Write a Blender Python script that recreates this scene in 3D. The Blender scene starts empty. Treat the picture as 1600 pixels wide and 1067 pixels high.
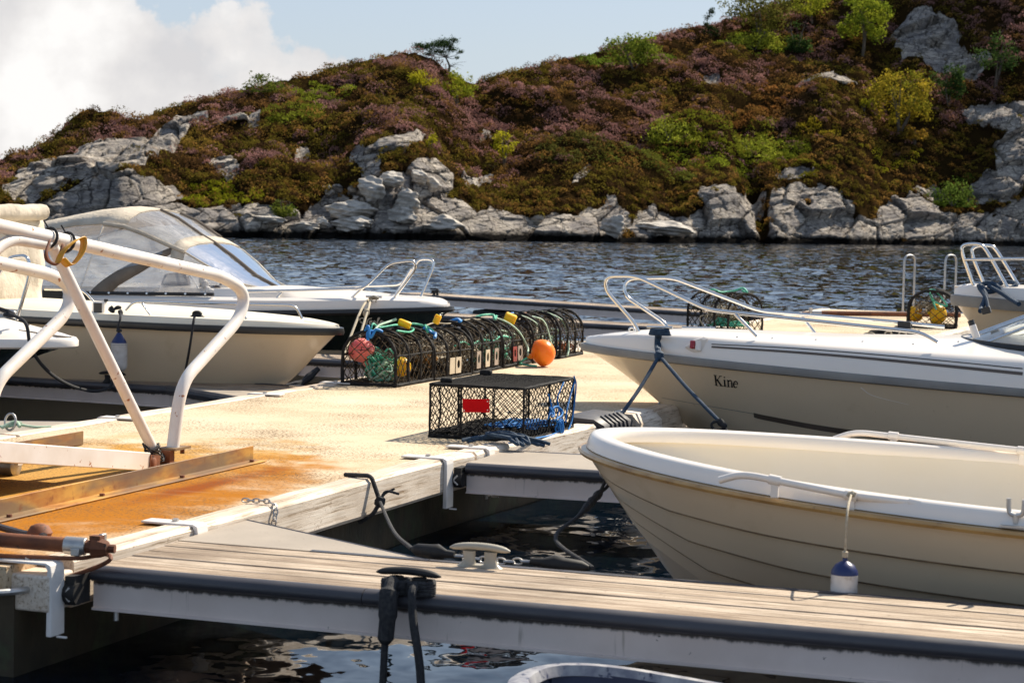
import bpy, bmesh, math, random
import numpy as np
from mathutils import Vector, Matrix
from mathutils.bvhtree import BVHTree
random.seed(7); rng = np.random.default_rng(11)
SC = bpy.context.scene
COL = SC.collection
PI = math.pi
# ------------------------------------------------------------------ camera model
# world axes: x across the pier (right), y along the pier, z up, pier deck at z = 0, water at -0.5
F = 3200.0; CZ = 1.6; ROLL = .02; YAW = math.radians(20)
TH = math.atan(193.5 / F)
_f = np.array([0, math.cos(TH), -math.sin(TH)]); _u0 = np.array([0, math.sin(TH), math.cos(TH)]); _r0 = np.array([1., 0, 0])
_r = _r0 * math.cos(ROLL) + _u0 * math.sin(ROLL); _u = _u0 * math.cos(ROLL) - _r0 * math.sin(ROLL)
def W(v):
    return np.array([math.cos(YAW) * v[0] - math.sin(YAW) * v[1], math.sin(YAW) * v[0] + math.cos(YAW) * v[1], v[2]])
fw, rw, uw = W(_f), W(_r), W(_u)
CAM = np.array([0, 0, CZ])
def ray(u, v): return fw + (u - 800) / F * rw + (533.5 - v) / F * uw
def G(u, v, z=0.0):
    d = ray(u, v); return CAM + d * ((z - CZ) / d[2])
def Py(u, v, y):
    d = ray(u, v); return CAM + d * (y / d[1])
def Px(u, v, x):
    d = ray(u, v); return CAM + d * (x / d[0])
# ------------------------------------------------------------------ mesh builder
class MB:
    def __init__(s): s.v = []; s.f = []
    def add(s, vs, fs):
        o = len(s.v); s.v += [tuple(map(float, p)) for p in vs]; s.f += [tuple(i + o for i in f) for f in fs]; return s
    def box(s, x0, x1, y0, y1, z0, z1):
        return s.add([(x0,y0,z0),(x1,y0,z0),(x1,y1,z0),(x0,y1,z0),(x0,y0,z1),(x1,y0,z1),(x1,y1,z1),(x0,y1,z1)],
            [(0,3,2,1),(4,5,6,7),(0,1,5,4),(1,2,6,5),(2,3,7,6),(3,0,4,7)])
    def obox(s, c, ax, ay, az, sx, sy, sz):
        c = np.array(c, float); ax = np.array(ax, float); ay = np.array(ay, float); az = np.array(az, float)
        P = [c + ax*sx*a + ay*sy*b + az*sz*d for d in (-.5,.5) for a, b in ((-.5,-.5),(.5,-.5),(.5,.5),(-.5,.5))]
        return s.add(P, [(0,3,2,1),(4,5,6,7),(0,1,5,4),(1,2,6,5),(2,3,7,6),(3,0,4,7)])
    def prism(s, poly, vec):
        n = len(poly); v = np.array(vec, float); P = [np.array(p, float) for p in poly]
        return s.add(P + [p + v for p in P], [tuple(range(n))[::-1], tuple(range(n, 2*n))] + [(i, (i+1)%n, n+(i+1)%n, n+i) for i in range(n)])
    def slab(s, poly, z0, z1):
        return s.prism([(a, b, z0) for a, b in poly], (0, 0, z1 - z0))
    def tube(s, pts, r, n=8, closed=False, jit=0., caps=True):
        P = [np.array(p, float) for p in pts]; m = len(P)
        if m < 2: return s
        T = []
        for i in range(m):
            a = P[i-1] if (i > 0 or closed) else P[i]; b = P[(i+1) % m] if (i < m-1 or closed) else P[i]
            t = b - a; T.append(t / (np.linalg.norm(t) + 1e-9))
        ref = np.array([0, 0, 1.]) if abs(T[0][2]) < .9 else np.array([1., 0, 0])
        x = np.cross(T[0], ref); x /= np.linalg.norm(x)
        vs = []
        for i in range(m):
            x = x - T[i] * (x @ T[i]); x /= (np.linalg.norm(x) + 1e-9); y = np.cross(T[i], x)
            ri = r[i] if hasattr(r, '__len__') else r
            for k in range(n):
                a = 2*PI*k/n; rr = ri * (1 + (random.uniform(-jit, jit) if jit else 0))
                vs.append(P[i] + (x*math.cos(a) + y*math.sin(a)) * rr)
        fs = []
        for i in range(m if closed else m-1):
            j = (i+1) % m
            for k in range(n): fs.append((i*n+k, i*n+(k+1)%n, j*n+(k+1)%n, j*n+k))
        if caps and not closed: fs += [tuple(range(n))[::-1], tuple((m-1)*n+k for k in range(n))]
        return s.add(vs, fs)
    def lathe(s, prof, c, axis=(0,0,1), n=20):
        a = np.array(axis, float); a /= np.linalg.norm(a); ref = np.array([1.,0,0]) if abs(a[0]) < .9 else np.array([0,1.,0])
        x = np.cross(a, ref); x /= np.linalg.norm(x); y = np.cross(a, x); c = np.array(c, float)
        vs = [c + a*z + (x*math.cos(2*PI*k/n) + y*math.sin(2*PI*k/n))*max(r, 1e-4) for r, z in prof for k in range(n)]
        m = len(prof)
        fs = [(i*n+k, i*n+(k+1)%n, (i+1)*n+(k+1)%n, (i+1)*n+k) for i in range(m-1) for k in range(n)]
        return s.add(vs, fs)
    def loft(s, rings, closed=False):
        m = len(rings); n = len(rings[0])
        vs = [p for r in rings for p in r]
        fs = [(i*n+k, i*n+(k+1)%n, (i+1)*n+(k+1)%n, (i+1)*n+k) for i in range(m-1) for k in range(n if closed else n-1)]
        return s.add(vs, fs)
    def strip(s, a, b):
        return s.loft([a, b])
    def build(s, name, mat, parent=None, smooth=35, bevel=0., solid=0.):
        me = bpy.data.meshes.new(name)
        o = np.zeros(3) if parent is None else np.array(wloc(parent))
        me.from_pydata([(p[0]-o[0], p[1]-o[1], p[2]-o[2]) for p in s.v], [], s.f)
        if len(s.f) < 40000:
            bm = bmesh.new(); bm.from_mesh(me); bmesh.ops.recalc_face_normals(bm, faces=bm.faces); bm.to_mesh(me); bm.free()
        if smooth:
            me.shade_smooth(); me.set_sharp_from_angle(angle=math.radians(smooth))
        ob = bpy.data.objects.new(name, me); COL.objects.link(ob)
        if mat: me.materials.append(mat)
        if parent is not None: ob.parent = parent
        if solid:
            md = ob.modifiers.new('solid', 'SOLIDIFY'); md.thickness = solid; md.offset = 0
        if bevel:
            md = ob.modifiers.new('bevel', 'BEVEL'); md.width = bevel; md.segments = 2; md.limit_method = 'ANGLE'; md.angle_limit = math.radians(40)
        return ob
def wloc(o):
    L = np.array(o.location)
    while o.parent: o = o.parent; L = L + np.array(o.location)
    return L
def tag(o, label=None, cat=None, group=None, kind=None):
    for k, v in (('label', label), ('category', cat), ('group', group), ('kind', kind)):
        if v: o[k] = v
    return o
def thing(name, label, cat, loc=(0,0,0), group=None):
    o = bpy.data.objects.new(name, None); COL.objects.link(o); o.location = [float(a) for a in loc]; o.empty_display_size = .2
    return tag(o, label, cat, group)
def kids(o): return [c for c in bpy.data.objects if c.parent == o]
def copy_tree(o, parent=None):
    c = o.copy(); COL.objects.link(c); c.parent = parent
    for ch in kids(o): copy_tree(ch, c)
    return c
def spline(pts, n=8, closed=False):
    P = [np.array(p, float) for p in pts]; m = len(P); out = []
    for i in range(m if closed else m-1):
        p1 = P[i]; p2 = P[(i+1)%m]
        p0 = P[i-1] if (i > 0 or closed) else 2*p1 - p2
        p3 = P[(i+2)%m] if (i < m-2 or closed) else 2*p2 - p1
        for k in range(n):
            t = k/n; out.append(.5*((2*p1)+(p2-p0)*t+(2*p0-5*p1+4*p2-p3)*t*t+(3*p1-p0-3*p2+p3)*t**3))
    if not closed: out.append(P[-1])
    return out
def bent(pts, r, k=5):
    """polyline with its corners rounded to radius r"""
    P = [np.array(p, float) for p in pts]; out = [P[0]]
    for i in range(1, len(P)-1):
        a, b, c = P[i-1], P[i], P[i+1]; d1 = min(r, np.linalg.norm(a-b)*.48); d2 = min(r, np.linalg.norm(c-b)*.48)
        s = b + (a-b)/np.linalg.norm(a-b)*d1; e = b + (c-b)/np.linalg.norm(c-b)*d2
        for j in range(k+1):
            t = j/k; out.append(s*(1-t)**2 + b*2*t*(1-t) + e*t*t)
    out.append(P[-1]); return out
def lerp(a, b, t): return np.array(a, float)*(1-t) + np.array(b, float)*t
def ip(x, xs, ys): return float(np.interp(x, xs, ys))
# ------------------------------------------------------------------ materials
class NT:
    def __init__(s, name):
        s.m = bpy.data.materials.new(name); s.m.use_nodes = True; s.t = s.m.node_tree; s.t.nodes.clear()
        s.out = s.n('ShaderNodeOutputMaterial')
    def n(s, ty, ins=None, **kw):
        nd = s.t.nodes.new(ty)
        for k, v in kw.items(): setattr(nd, k, v)
        for k, v in (ins or {}).items():
            if isinstance(v, bpy.types.NodeSocket): s.t.links.new(v, nd.inputs[k])
            else: nd.inputs[k].default_value = v
        return nd
    def l(s, a, b): s.t.links.new(a, b)
    def obj(s, scale=(1,1,1)):
        tc = s.n('ShaderNodeTexCoord'); return s.n('ShaderNodeMapping', {'Vector': tc.outputs['Object'], 'Scale': scale}).outputs[0]
    def pos(s, scale=(1,1,1), loc=(0,0,0)):
        g = s.n('ShaderNodeNewGeometry'); return s.n('ShaderNodeMapping', {'Vector': g.outputs['Position'], 'Scale': scale, 'Location': loc}).outputs[0]
    def noise(s, vec, scale, detail=4, rough=.55, dist=0.):
        return s.n('ShaderNodeTexNoise', {'Vector': vec, 'Scale': scale, 'Detail': detail, 'Roughness': rough, 'Distortion': dist}).outputs['Fac']
    def ramp(s, fac, stops):
        nd = s.n('ShaderNodeValToRGB', {'Fac': fac}); e = nd.color_ramp.elements
        while len(e) < len(stops): e.new(.5)
        for a, (p, c) in zip(e, stops):
            a.position = p; a.color = (c[0], c[1], c[2], 1) if hasattr(c, '__len__') else (c, c, c, 1)
        return nd.outputs[0]
    def mix(s, fac, a, b, mode='MIX'):
        nd = s.n('ShaderNodeMix', data_type='RGBA', blend_type=mode)
        for k, v in ((0, fac), (6, a), (7, b)):
            if isinstance(v, bpy.types.NodeSocket): s.l(v, nd.inputs[k])
            else: nd.inputs[k].default_value = v if not (hasattr(v, '__len__') and len(v) == 3) else (*v, 1)
        return nd.outputs[2]
    def math(s, op, a, b=None, c=None, clamp=False):
        nd = s.n('ShaderNodeMath', operation=op, use_clamp=clamp)
        for i, v in enumerate((a, b, c)):
            if v is None: continue
            if isinstance(v, bpy.types.NodeSocket): s.l(v, nd.inputs[i])
            else: nd.inputs[i].default_value = v
        return nd.outputs[0]
    def bump(s, h, strength=.3, dist=.01, normal=None):
        d = {'Height': h, 'Strength': strength, 'Distance': dist}
        if normal is not None: d['Normal'] = normal
        return s.n('ShaderNodeBump', d).outputs[0]
    def bsdf(s, col, rough=.5, metal=0., normal=None, **kw):
        d = {'Base Color': col if isinstance(col, bpy.types.NodeSocket) else (*col, 1), 'Roughness': rough, 'Metallic': metal}
        if normal is not None: d['Normal'] = normal
        d.update(kw); b = s.n('ShaderNodeBsdfPrincipled', d); s.l(b.outputs[0], s.out.inputs[0]); return b
def mat(name, c1, c2=None, rough=.5, metal=0., ns=6., stretch=(1,1,1), lo=.35, hi=.65, bump=0., bs=None, bd=.004,
        spot=None, ss=20., st=.62, sw=.06, rvar=.0, coat=0., streak=None, grime=None, spec=None, sss=0.):
    N = NT(name); v = N.obj(stretch)
    col = (*c1, 1)
    nz = N.noise(v, ns, 5)
    cc = N.ramp(nz, [(lo, c1), (hi, c2 if c2 else c1)])
    if spot: 
        sn = N.noise(N.obj(), ss, 6, .6); m_ = N.ramp(sn, [(st, 0.), (min(1., st+sw), 1.)])
        cc = N.mix(m_, cc, spot)
    if streak:   # vertical runs of dirt / rust
        sn = N.noise(N.obj((1, 1, .08)), 26., 3, .6); m_ = N.ramp(sn, [(streak[1], 0.), (min(1., streak[1]+.12), 1.)])
        cc = N.mix(m_, cc, streak[0])
    if grime:   # ragged black growth along the top of the piece
        gz = N.n('ShaderNodeSeparateXYZ', {0: N.obj()}).outputs[2]; gg = N.math('ADD', gz, N.math('MULTIPLY_ADD', N.noise(N.obj((1,1,.5)), 22., 5, .7), .045, -.022))
        cc = N.mix(N.ramp(gg, [(grime, 0.), (grime+.012, .95)]), cc, (.02,.015,.012))
    nm = None
    if bump: nm = N.bump(N.noise(v, bs or ns*3, 6, .6), bump, bd)
    r = rough
    if rvar: r = N.n('ShaderNodeMapRange', {'Value': N.noise(N.obj(), 9., 4), 'From Min': .3, 'From Max': .7, 'To Min': rough-rvar, 'To Max': rough+rvar}).outputs[0]
    kw = {'Coat Weight': coat, 'Coat Roughness': .08} if coat else {}
    if spec is not None: kw['Specular IOR Level'] = spec
    if sss: kw.update({'Subsurface Weight': sss, 'Subsurface Radius': (.2, .08, .03), 'Subsurface Scale': .6})
    N.bsdf(cc, r, metal, nm, **kw)
    return N.m
m_steel = mat('stainless', (.75,.73,.70), rough=.16, metal=1., rvar=.06)
m_galv = mat('galvanised', (.55,.53,.50), (.42,.41,.40), rough=.42, metal=.85, ns=14, bump=.1)
m_alu = mat('grey_coated_aluminium', (.74,.63,.57), (.66,.55,.49), rough=.45, ns=3., spot=(.07,.06,.05), ss=26, st=.70, sw=.04, bump=.05, streak=((.30,.25,.2), .66), grime=.116)
m_white = mat('white_paint', (.80,.76,.72), (.70,.64,.58), rough=.42, ns=5, spot=(.40,.20,.08), ss=13, st=.68, sw=.05, bump=.08)
m_gang = mat('gangway_paint', (.86,.82,.77), (.74,.67,.59), rough=.38, ns=3, spot=(.36,.13,.04), ss=14, st=.635, sw=.03, bump=.06)
m_bumper = mat('bumper_rubber', (.040,.038,.044), (.066,.062,.068), rough=.46, ns=4, stretch=(.4,3,3), bump=.12, bs=40, rvar=.1)
m_black = mat('black_rubber', (.014,.013,.013), (.028,.026,.024), rough=.6, ns=12, bump=.2, spec=.3)
m_blackrope = mat('black_rope', (.015,.015,.018), (.04,.038,.038), rough=.85, ns=60, bump=.6, bs=160)
m_bluerope = mat('navy_rope', (.012,.03,.062), (.03,.065,.11), rough=.8, ns=70, bump=.6, bs=150)
m_brightblue = mat('bright_blue_rope', (.01,.16,.5), (.03,.26,.62), rough=.6, ns=60, bump=.4, bs=150)
m_green = mat('green_rope', (.03,.38,.22), (.16,.58,.40), rough=.65, ns=40, bump=.4, bs=120)
m_palegreen = mat('pale_green_rope', (.30,.48,.34), (.50,.60,.46), rough=.7, ns=40, bump=.4, bs=120)
m_beigerope = mat('beige_rope', (.50,.43,.32), (.35,.29,.20), rough=.85, ns=50, bump=.5, bs=120)
m_cream = mat('cream_gelcoat', (.78,.64,.455), (.74,.60,.42), rough=.24, ns=1.2, coat=.3, spot=(.62,.48,.30), ss=3, st=.62, sw=.25, streak=((.50,.38,.22), .70))
m_gel = mat('white_gelcoat', (.88,.81,.73), (.85,.77,.685), rough=.28, ns=1.5, coat=.25, spot=(.6,.52,.42), ss=40, st=.73, sw=.05)
m_inner = mat('boat_liner', (.86,.77,.62), (.83,.73,.56), rough=.4, ns=1.5, spot=(.6,.5,.4), ss=45, st=.73, sw=.05)
m_strakewood = mat('varnished_rail', (.54,.34,.13), (.34,.19,.065), rough=.33, ns=3, stretch=(.5,4,4), coat=.3, spot=(.16,.08,.03), ss=14, st=.62, sw=.12)
m_greyrail = mat('grey_rub_rail', (.20,.195,.185), (.27,.26,.24), rough=.5, ns=3, bump=.05)
m_darkhull = mat('dark_green_hull', (.016,.022,.02), (.024,.032,.027), rough=.18, ns=2, coat=.4)
m_navy = mat('navy_plastic', (.012,.02,.055), (.02,.03,.075), rough=.4, ns=5, bump=.1)
m_dark = mat('dark_trim', (.02,.018,.016), rough=.35)
m_lapshade = mat('lap_seam_shade', (.30,.22,.135), (.20,.145,.09), rough=.7, ns=6)  # brown that stands in for the shade under each overlapping plank
m_brown = mat('brown_stripe', (.10,.075,.055), (.13,.10,.08), rough=.35, ns=3)
m_canvas = mat('beige_canvas', (.64,.565,.46), (.52,.45,.36), rough=.9, ns=4, bump=.6, bs=7, bd=.05, spec=.1)
m_canvasd = mat('taupe_canvas', (.17,.13,.095), (.24,.19,.14), rough=.85, ns=6, bump=.3, bs=9, bd=.02)
m_rubberwrap = mat('rubber_wrapped_frame', (.012,.011,.011), (.035,.032,.03), rough=.75, ns=45, bump=.8, bs=90, bd=.01, spec=.15)
m_net = mat('net_twine', (.02,.016,.012), (.10,.075,.05), rough=.9, ns=25, spec=.1)
m_netbox = mat('black_net_twine', (.016,.015,.015), (.03,.028,.026), rough=.9, ns=25, spec=.12)
m_tag = mat('red_tag', (.66,.003,.006), (.58,.003,.006), rough=.7, ns=8, spec=.12)
m_panel = mat('taupe_plastic', (.38,.30,.24), (.30,.24,.19), rough=.5, ns=10)
m_panelp = mat('pale_plastic', (.62,.52,.38), (.52,.43,.31), rough=.5, ns=10)
m_panelr = mat('red_plastic', (.34,.04,.03), (.26,.05,.04), rough=.5, ns=10)
m_orange = mat('orange_buoy', (1.,.21,.012), (.95,.26,.02), rough=.3, ns=3, rvar=.06, spec=.3, sss=.7)
m_pink = mat('pink_buoy', (1.,.20,.18), (.92,.26,.21), rough=.45, ns=4, spot=(.55,.12,.1), ss=18, st=.64, spec=.25, sss=.6)
m_yellow = mat('yellow_buoy', (.90,.55,.015), (.78,.43,.02), rough=.42, ns=6, spot=(.35,.2,.03), ss=18, st=.66, spec=.25, sss=.5)
m_rustbar = mat('rusty_steel', (.22,.07,.025), (.12,.04,.018), rough=.75, ns=9, bump=.4, bs=40, spot=(.05,.03,.02), ss=25, st=.6)
m_strap = mat('orange_strap', (.75,.38,.02), (.55,.25,.02), rough=.4, ns=14)
m_fwhite = mat('fender_white', (.70,.68,.66), (.52,.48,.44), rough=.45, ns=9, spot=(.34,.28,.2), ss=18, st=.58, sw=.2)
m_fblue = mat('fender_blue', (.012,.025,.11), rough=.35)
m_leather = mat('seat_vinyl', (.12,.09,.07), rough=.5)
m_redlens = mat('red_lens', (.35,.01,.015), rough=.15, coat=.5)
m_greenlens = mat('green_lens', (.01,.09,.07), rough=.15, coat=.5)
m_plate = mat('tan_gusset_plate', (.40,.335,.265), (.34,.285,.225), rough=.62, ns=2.5, spot=(.2,.16,.12), ss=60, st=.62, sw=.08, bump=.25, bs=220, bd=.002)
m_beige_plastic = mat('beige_cleat', (.42,.38,.30), (.36,.32,.25), rough=.42, ns=12, rvar=.1)
def glassy(name, tint, alpha, rough=.05, milk=(.8,.8,.8), milkf=.12):
    N = NT(name); v = N.obj((.6, 2.2, 2.2))
    tr = N.n('ShaderNodeBsdfTransparent', {'Color': (*tint, 1)}); gl = N.n('ShaderNodeBsdfGlossy', {'Color': (.95,.95,.95,1), 'Roughness': rough, 'Normal': N.bump(N.noise(v, 2.2, 3), .35, .05)})
    df = N.n('ShaderNodeBsdfTranslucent', {'Color': (*milk, 1)}); df2 = N.n('ShaderNodeBsdfDiffuse', {'Color': (*milk, 1)})
    dm = N.n('ShaderNodeMixShader', {0: .5, 1: df.outputs[0], 2: df2.outputs[0]})
    mf = N.ramp(N.noise(v, 2.6, 5, .62, 1.2), [(.38, milkf*.45), (.72, min(1, milkf*2.2))])
    a = N.n('ShaderNodeMixShader', {0: mf, 1: tr.outputs[0], 2: dm.outputs[0]})
    fr = N.math('MULTIPLY_ADD', N.n('ShaderNodeFresnel', {'IOR': 1.5}).outputs[0], 1-alpha, alpha, True)
    b = N.n('ShaderNodeMixShader', {0: fr, 1: a.outputs[0], 2: gl.outputs[0]})
    N.l(b.outputs[0], N.out.inputs[0]); return N.m
m_vinyl = glassy('clear_vinyl', (.86,.87,.88), .10, .10, (.78,.77,.76), .34)
m_glass = glassy('windscreen_glass', (.80,.85,.86), .10, .02, (.8,.8,.8), .03)
# weathered wood
def wood(name, c1, c2, c3, axis, rough=.7):
    N = NT(name); st = [13., 13., 13.]; st[axis] = .42
    v = N.obj(tuple(st)); a = N.noise(v, 4.6, 8, .74, .5); b = N.noise(N.obj(), 1.6, 4)
    c = N.ramp(a, [(.36, c3), (.47, c1), (.62, c2)]); c = N.mix(N.ramp(b, [(.44, 0.), (.68, .5)]), c, c3); c = N.mix(N.ramp(N.noise(N.obj(), 30., 4, .6), [(.64, 0.), (.70, .6)]), c, c3)
    info = N.n('ShaderNodeNewGeometry').outputs['Random Per Island']
    c = N.mix(N.math('MULTIPLY', info, .45), c, c1, 'MULTIPLY')
    N.bsdf(c, rough, 0, N.bump(a, .6, .005), **{'Specular IOR Level': .25}); return N.m
m_plank = wood('weathered_planks', (.42,.325,.235), (.74,.62,.49), (.14,.095,.06), 0)
m_timber = wood('bleached_timber', (.80,.69,.57), (.90,.82,.72), (.30,.21,.13), 1)
# sandy concrete with rust stains and aggregate
def deckmat():
    N = NT('sandy_concrete'); p = N.pos()
    big = N.noise(p, .9, 5, .6); c = N.ramp(big, [(.3, (.56,.44,.29)), (.55, (.66,.53,.37)), (.75, (.72,.60,.44))])
    sx = N.n('ShaderNodeSeparateXYZ', {0: p}); x, y = sx.outputs[0], sx.outputs[1]
    nz = N.math('MULTIPLY_ADD', N.noise(p, 2.2, 5, .6), 1.3, -.65)
    # rust spread round the nearer guide rail and a paler wash between the rails
    def ell(cx, cy, rx, ry):
        a = N.math('DIVIDE', N.math('SUBTRACT', x, cx), rx); b = N.math('DIVIDE', N.math('SUBTRACT', y, cy), ry)
        return N.math('SQRT', N.math('ADD', N.math('MULTIPLY', a, a), N.math('MULTIPLY', b, b)))
    e1 = N.math('ADD', ell(-5.75, 9.6, .75, 3.1), nz); e2 = N.math('ADD', ell(-6.5, 9.6, 1.35, 3.4), nz); e3 = N.math('ADD', ell(-7.5, 11., .35, 1.9), nz)
    r2 = N.ramp(e2, [(.72, 1.), (1., .0)]); r1 = N.ramp(e1, [(.42, 1.), (.95, 0.)]); r3 = N.ramp(e3, [(.5, 1.), (1., 0.)])
    c = N.mix(N.math('MULTIPLY', r2, .85), c, (.47,.22,.012)); c = N.mix(N.math('MULTIPLY', r3, .7), c, (.47,.22,.014)); c = N.mix(N.math('MULTIPLY', r1, .92), c, (.37,.125,.002))
    hot = N.math('ADD', ell(-5.74, 10.6, .16, 1.25), nz); c = N.mix(N.math('MULTIPLY', N.ramp(hot, [(.3, 1.), (.9, 0.)]), .8), c, (.22,.04,.002))
    # aggregate showing through, in drifts
    spk = N.noise(p, 48., 4, .75); dr = N.noise(p, 1.3, 4); th = N.math('ADD', spk, N.math('MULTIPLY', dr, .34))
    c = N.mix(N.ramp(th, [(.72, 0.), (.76, .9)]), c, (.13,.075,.035))
    lg = N.noise(N.pos((1.2, 9., 1)), 1.2, 4); c = N.mix(N.ramp(lg, [(.56, 0.), (.75, .25)]), c, (.40,.30,.19))
    # dark wet look of the side walls below the edge
    z = sx.outputs[2]; wall = N.ramp(N.math('ADD', z, N.math('MULTIPLY', N.noise(p, 3., 4), .12)), [(.0, 0.), (1., 1.)])
    fine = N.noise(p, 120., 3, .6); h = N.math('ADD', N.math('MULTIPLY', spk, .6), N.math('MULTIPLY', fine, .4))
    N.bsdf(c, .9, 0, N.bump(h, .55, .006), **{'Specular IOR Level': .1}); return N.m
m_deck = deckmat()
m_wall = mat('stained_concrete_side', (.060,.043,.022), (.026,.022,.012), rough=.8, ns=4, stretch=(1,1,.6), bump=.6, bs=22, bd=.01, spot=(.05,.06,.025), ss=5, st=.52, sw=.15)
def railmat():
    N = NT('rusty_yellow_steel'); v = N.obj((1,.35,1)); a = N.noise(v, 7., 6, .62); b = N.noise(N.obj((1,.25,1)), 3.2, 4)
    c = N.ramp(a, [(.3, (.20,.06,.012)), (.45, (.40,.17,.03)), (.6, (.56,.31,.06))])
    c = N.mix(N.ramp(b, [(.45, 0.), (.56, .8)]), c, (.15,.105,.07)); c = N.mix(N.ramp(N.noise(N.obj(), 16, 5), [(.6, 0.), (.7, .7)]), c, (.20,.06,.015))
    N.bsdf(c, .62, .15, N.bump(a, .3, .006)); return N.m
m_rail = railmat()
# ------------------------------------------------------------------ numpy noise
def _h(ix, iy, s):
    n = (ix.astype(np.int64)*374761393 + iy.astype(np.int64)*668265263 + s*974711) & 0x7fffffff
    n = ((n ^ (n >> 13))*1274126177) & 0x7fffffff; return ((n ^ (n >> 16)) & 0xffff)/65535.
def vnoise(x, y, s=0):
    ix = np.floor(x); iy = np.floor(y); fx = x-ix; fy = y-iy; fx = fx*fx*(3-2*fx); fy = fy*fy*(3-2*fy)
    a = _h(ix,iy,s); b = _h(ix+1,iy,s); c = _h(ix,iy+1,s); d = _h(ix+1,iy+1,s)
    return (a*(1-fx)+b*fx)*(1-fy)+(c*(1-fx)+d*fx)*fy
def fbm(x, y, s=0, o=5, g=.5):
    t = np.zeros_like(x); a = .5; n = 0
    for k in range(o): t += a*vnoise(x*2**k+17.3*k, y*2**k-9.1*k, s+k); n += a; a *= g
    return t/n
def worley(x, y, s=0):
    ix = np.floor(x); iy = np.floor(y); f1 = np.full(x.shape, 9.); f2 = np.full(x.shape, 9.); cid = np.zeros(x.shape); ox = np.zeros(x.shape); oy = np.zeros(x.shape)
    for dx in (-1,0,1):
        for dy in (-1,0,1):
            cx = ix+dx; cy = iy+dy; px = cx+_h(cx,cy,s); py = cy+_h(cx,cy,s+5)
            d = np.hypot(px-x, py-y); n = d < f1
            f2 = np.where(n, f1, np.minimum(f2, d)); cid = np.where(n, _h(cx,cy,s+9), cid); ox = np.where(n, x-px, ox); oy = np.where(n, y-py, oy); f1 = np.where(n, d, f1)
    worley.off = (ox, oy); return f1, f2, cid
def sstep(a, b, x): t = np.clip((x-a)/(b-a), 0, 1); return t*t*(3-2*t)
def npmesh(name, V, Fq, mat, cols=None, smooth=False, parent=None):
    """V (n,3), Fq (m,k) quads or tris"""
    me = bpy.data.meshes.new(name); V = np.asarray(V, np.float32); Fq = np.asarray(Fq, np.int32); m, k = Fq.shape
    if parent is not None: V = V - np.array(wloc(parent), np.float32)
    me.vertices.add(len(V)); me.vertices.foreach_set('co', V.ravel()); me.loops.add(m*k); me.loops.foreach_set('vertex_index', Fq.ravel())
    me.polygons.add(m); me.polygons.foreach_set('loop_start', np.arange(0, m*k, k, dtype=np.int32))
    me.polygons.foreach_set('use_smooth', np.full(m, smooth, bool)); me.update(calc_edges=True)
    if cols is not None:
        at = me.attributes.new('Col', 'FLOAT_COLOR', 'POINT'); c = np.ones((len(V), 4), np.float32); c[:, :cols.shape[1]] = cols; at.data.foreach_set('color', c.ravel())
    me.materials.append(mat); ob = bpy.data.objects.new(name, me); COL.objects.link(ob)
    if parent is not None: ob.parent = parent
    return ob
# ------------------------------------------------------------------ the far shore
US = [-400, 0, 380, 700, 1000, 1300, 1570, 2000]; YW = [140, 160, 167, 177, 192, 212, 232, 262]
SKU = [-400, -60, 0, 60, 120, 200, 300, 400, 500, 560, 600, 640, 672, 700, 730, 800, 900, 970, 1040, 1100, 1140, 1200, 1300, 1400, 1500, 1600, 1700, 1800, 2000]
SKV = [330, 285, 252, 224, 208, 190, 162, 142, 119, 101, 93, 91, 99, 124, 136, 116, 89, 72, 52, 42, 30, 8, -24, -120, -205, -310, -520, -700, -760]  # past the right frame edge the unseen ridge is raised to shade the slope
HBU = [-400, 0, 60, 130, 220, 300, 360, 450, 520, 570, 640, 690, 760, 850, 950, 1050, 1090, 1130, 1175, 1200, 1260, 1330, 1370, 1450, 1540, 1600, 2000]
HBV = [60, 70, 90, 110, 105, 66, 56, 52, 66, 104, 110, 78, 58, 52, 50, 56, 82, 92, 60, 62, 92, 84, 70, 78, 90, 150, 200]
NC, NR = 1020, 300
uu = np.linspace(-330, 1930, NC); sr = np.concatenate([np.linspace(-.05, 0, 8)[:-1], np.linspace(0, .16, 90)[:-1], np.linspace(.16, 1.03, 170)[:-1], np.linspace(1.03, 1.7, NR-96-169+1)[:NR-7-89-169]])
NR = len(sr)
U, S = np.meshgrid(uu, sr)
az = (U-800)/F
Yw = np.interp(U, US, YW) + 2.2*(fbm(U/60., U*0+3, 3, 3)-.5)
Wd = np.interp(U, [-400, 0, 600, 1100, 1400, 2000], [40, 44, 50, 62, 70, 80])
vh = 340+.02*(U-800)
skv = np.interp(U, SKU, SKV); hb = np.interp(U, HBU, HBV)
Ysk = Yw+Wd
Zs = CZ+Ysk*(vh-skv)/F
vwl = vh+2.1*F/Yw
sb = .10+.03*np.sin(U/37.)
Zb = CZ+(Yw+sb*Wd)*(vh-(vwl-hb))/F
Zb = np.minimum(Zb, Zs*.8)
def prof(s):
    t1 = np.clip(s/sb, 0, 1); t2 = np.clip((s-sb)/(1-sb), 0, 1)
    z = -.6 + (Zb+.6)*(t1**.78) + (Zs-Zb)*(t2**.94)
    z = np.where(s < 0, -.6+s*60, z)
    return np.where(s > 1, Zs - (s-1)*Wd*np.where(U > 1350, -.25, .22) - ((s-1)*Wd)**2*np.where(U > 1350, 0., .006), z)
Z0 = prof(S); Y0 = Yw+S*Wd
X0 = az*Y0
V0 = vh-(Z0-CZ)*F/Y0
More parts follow.
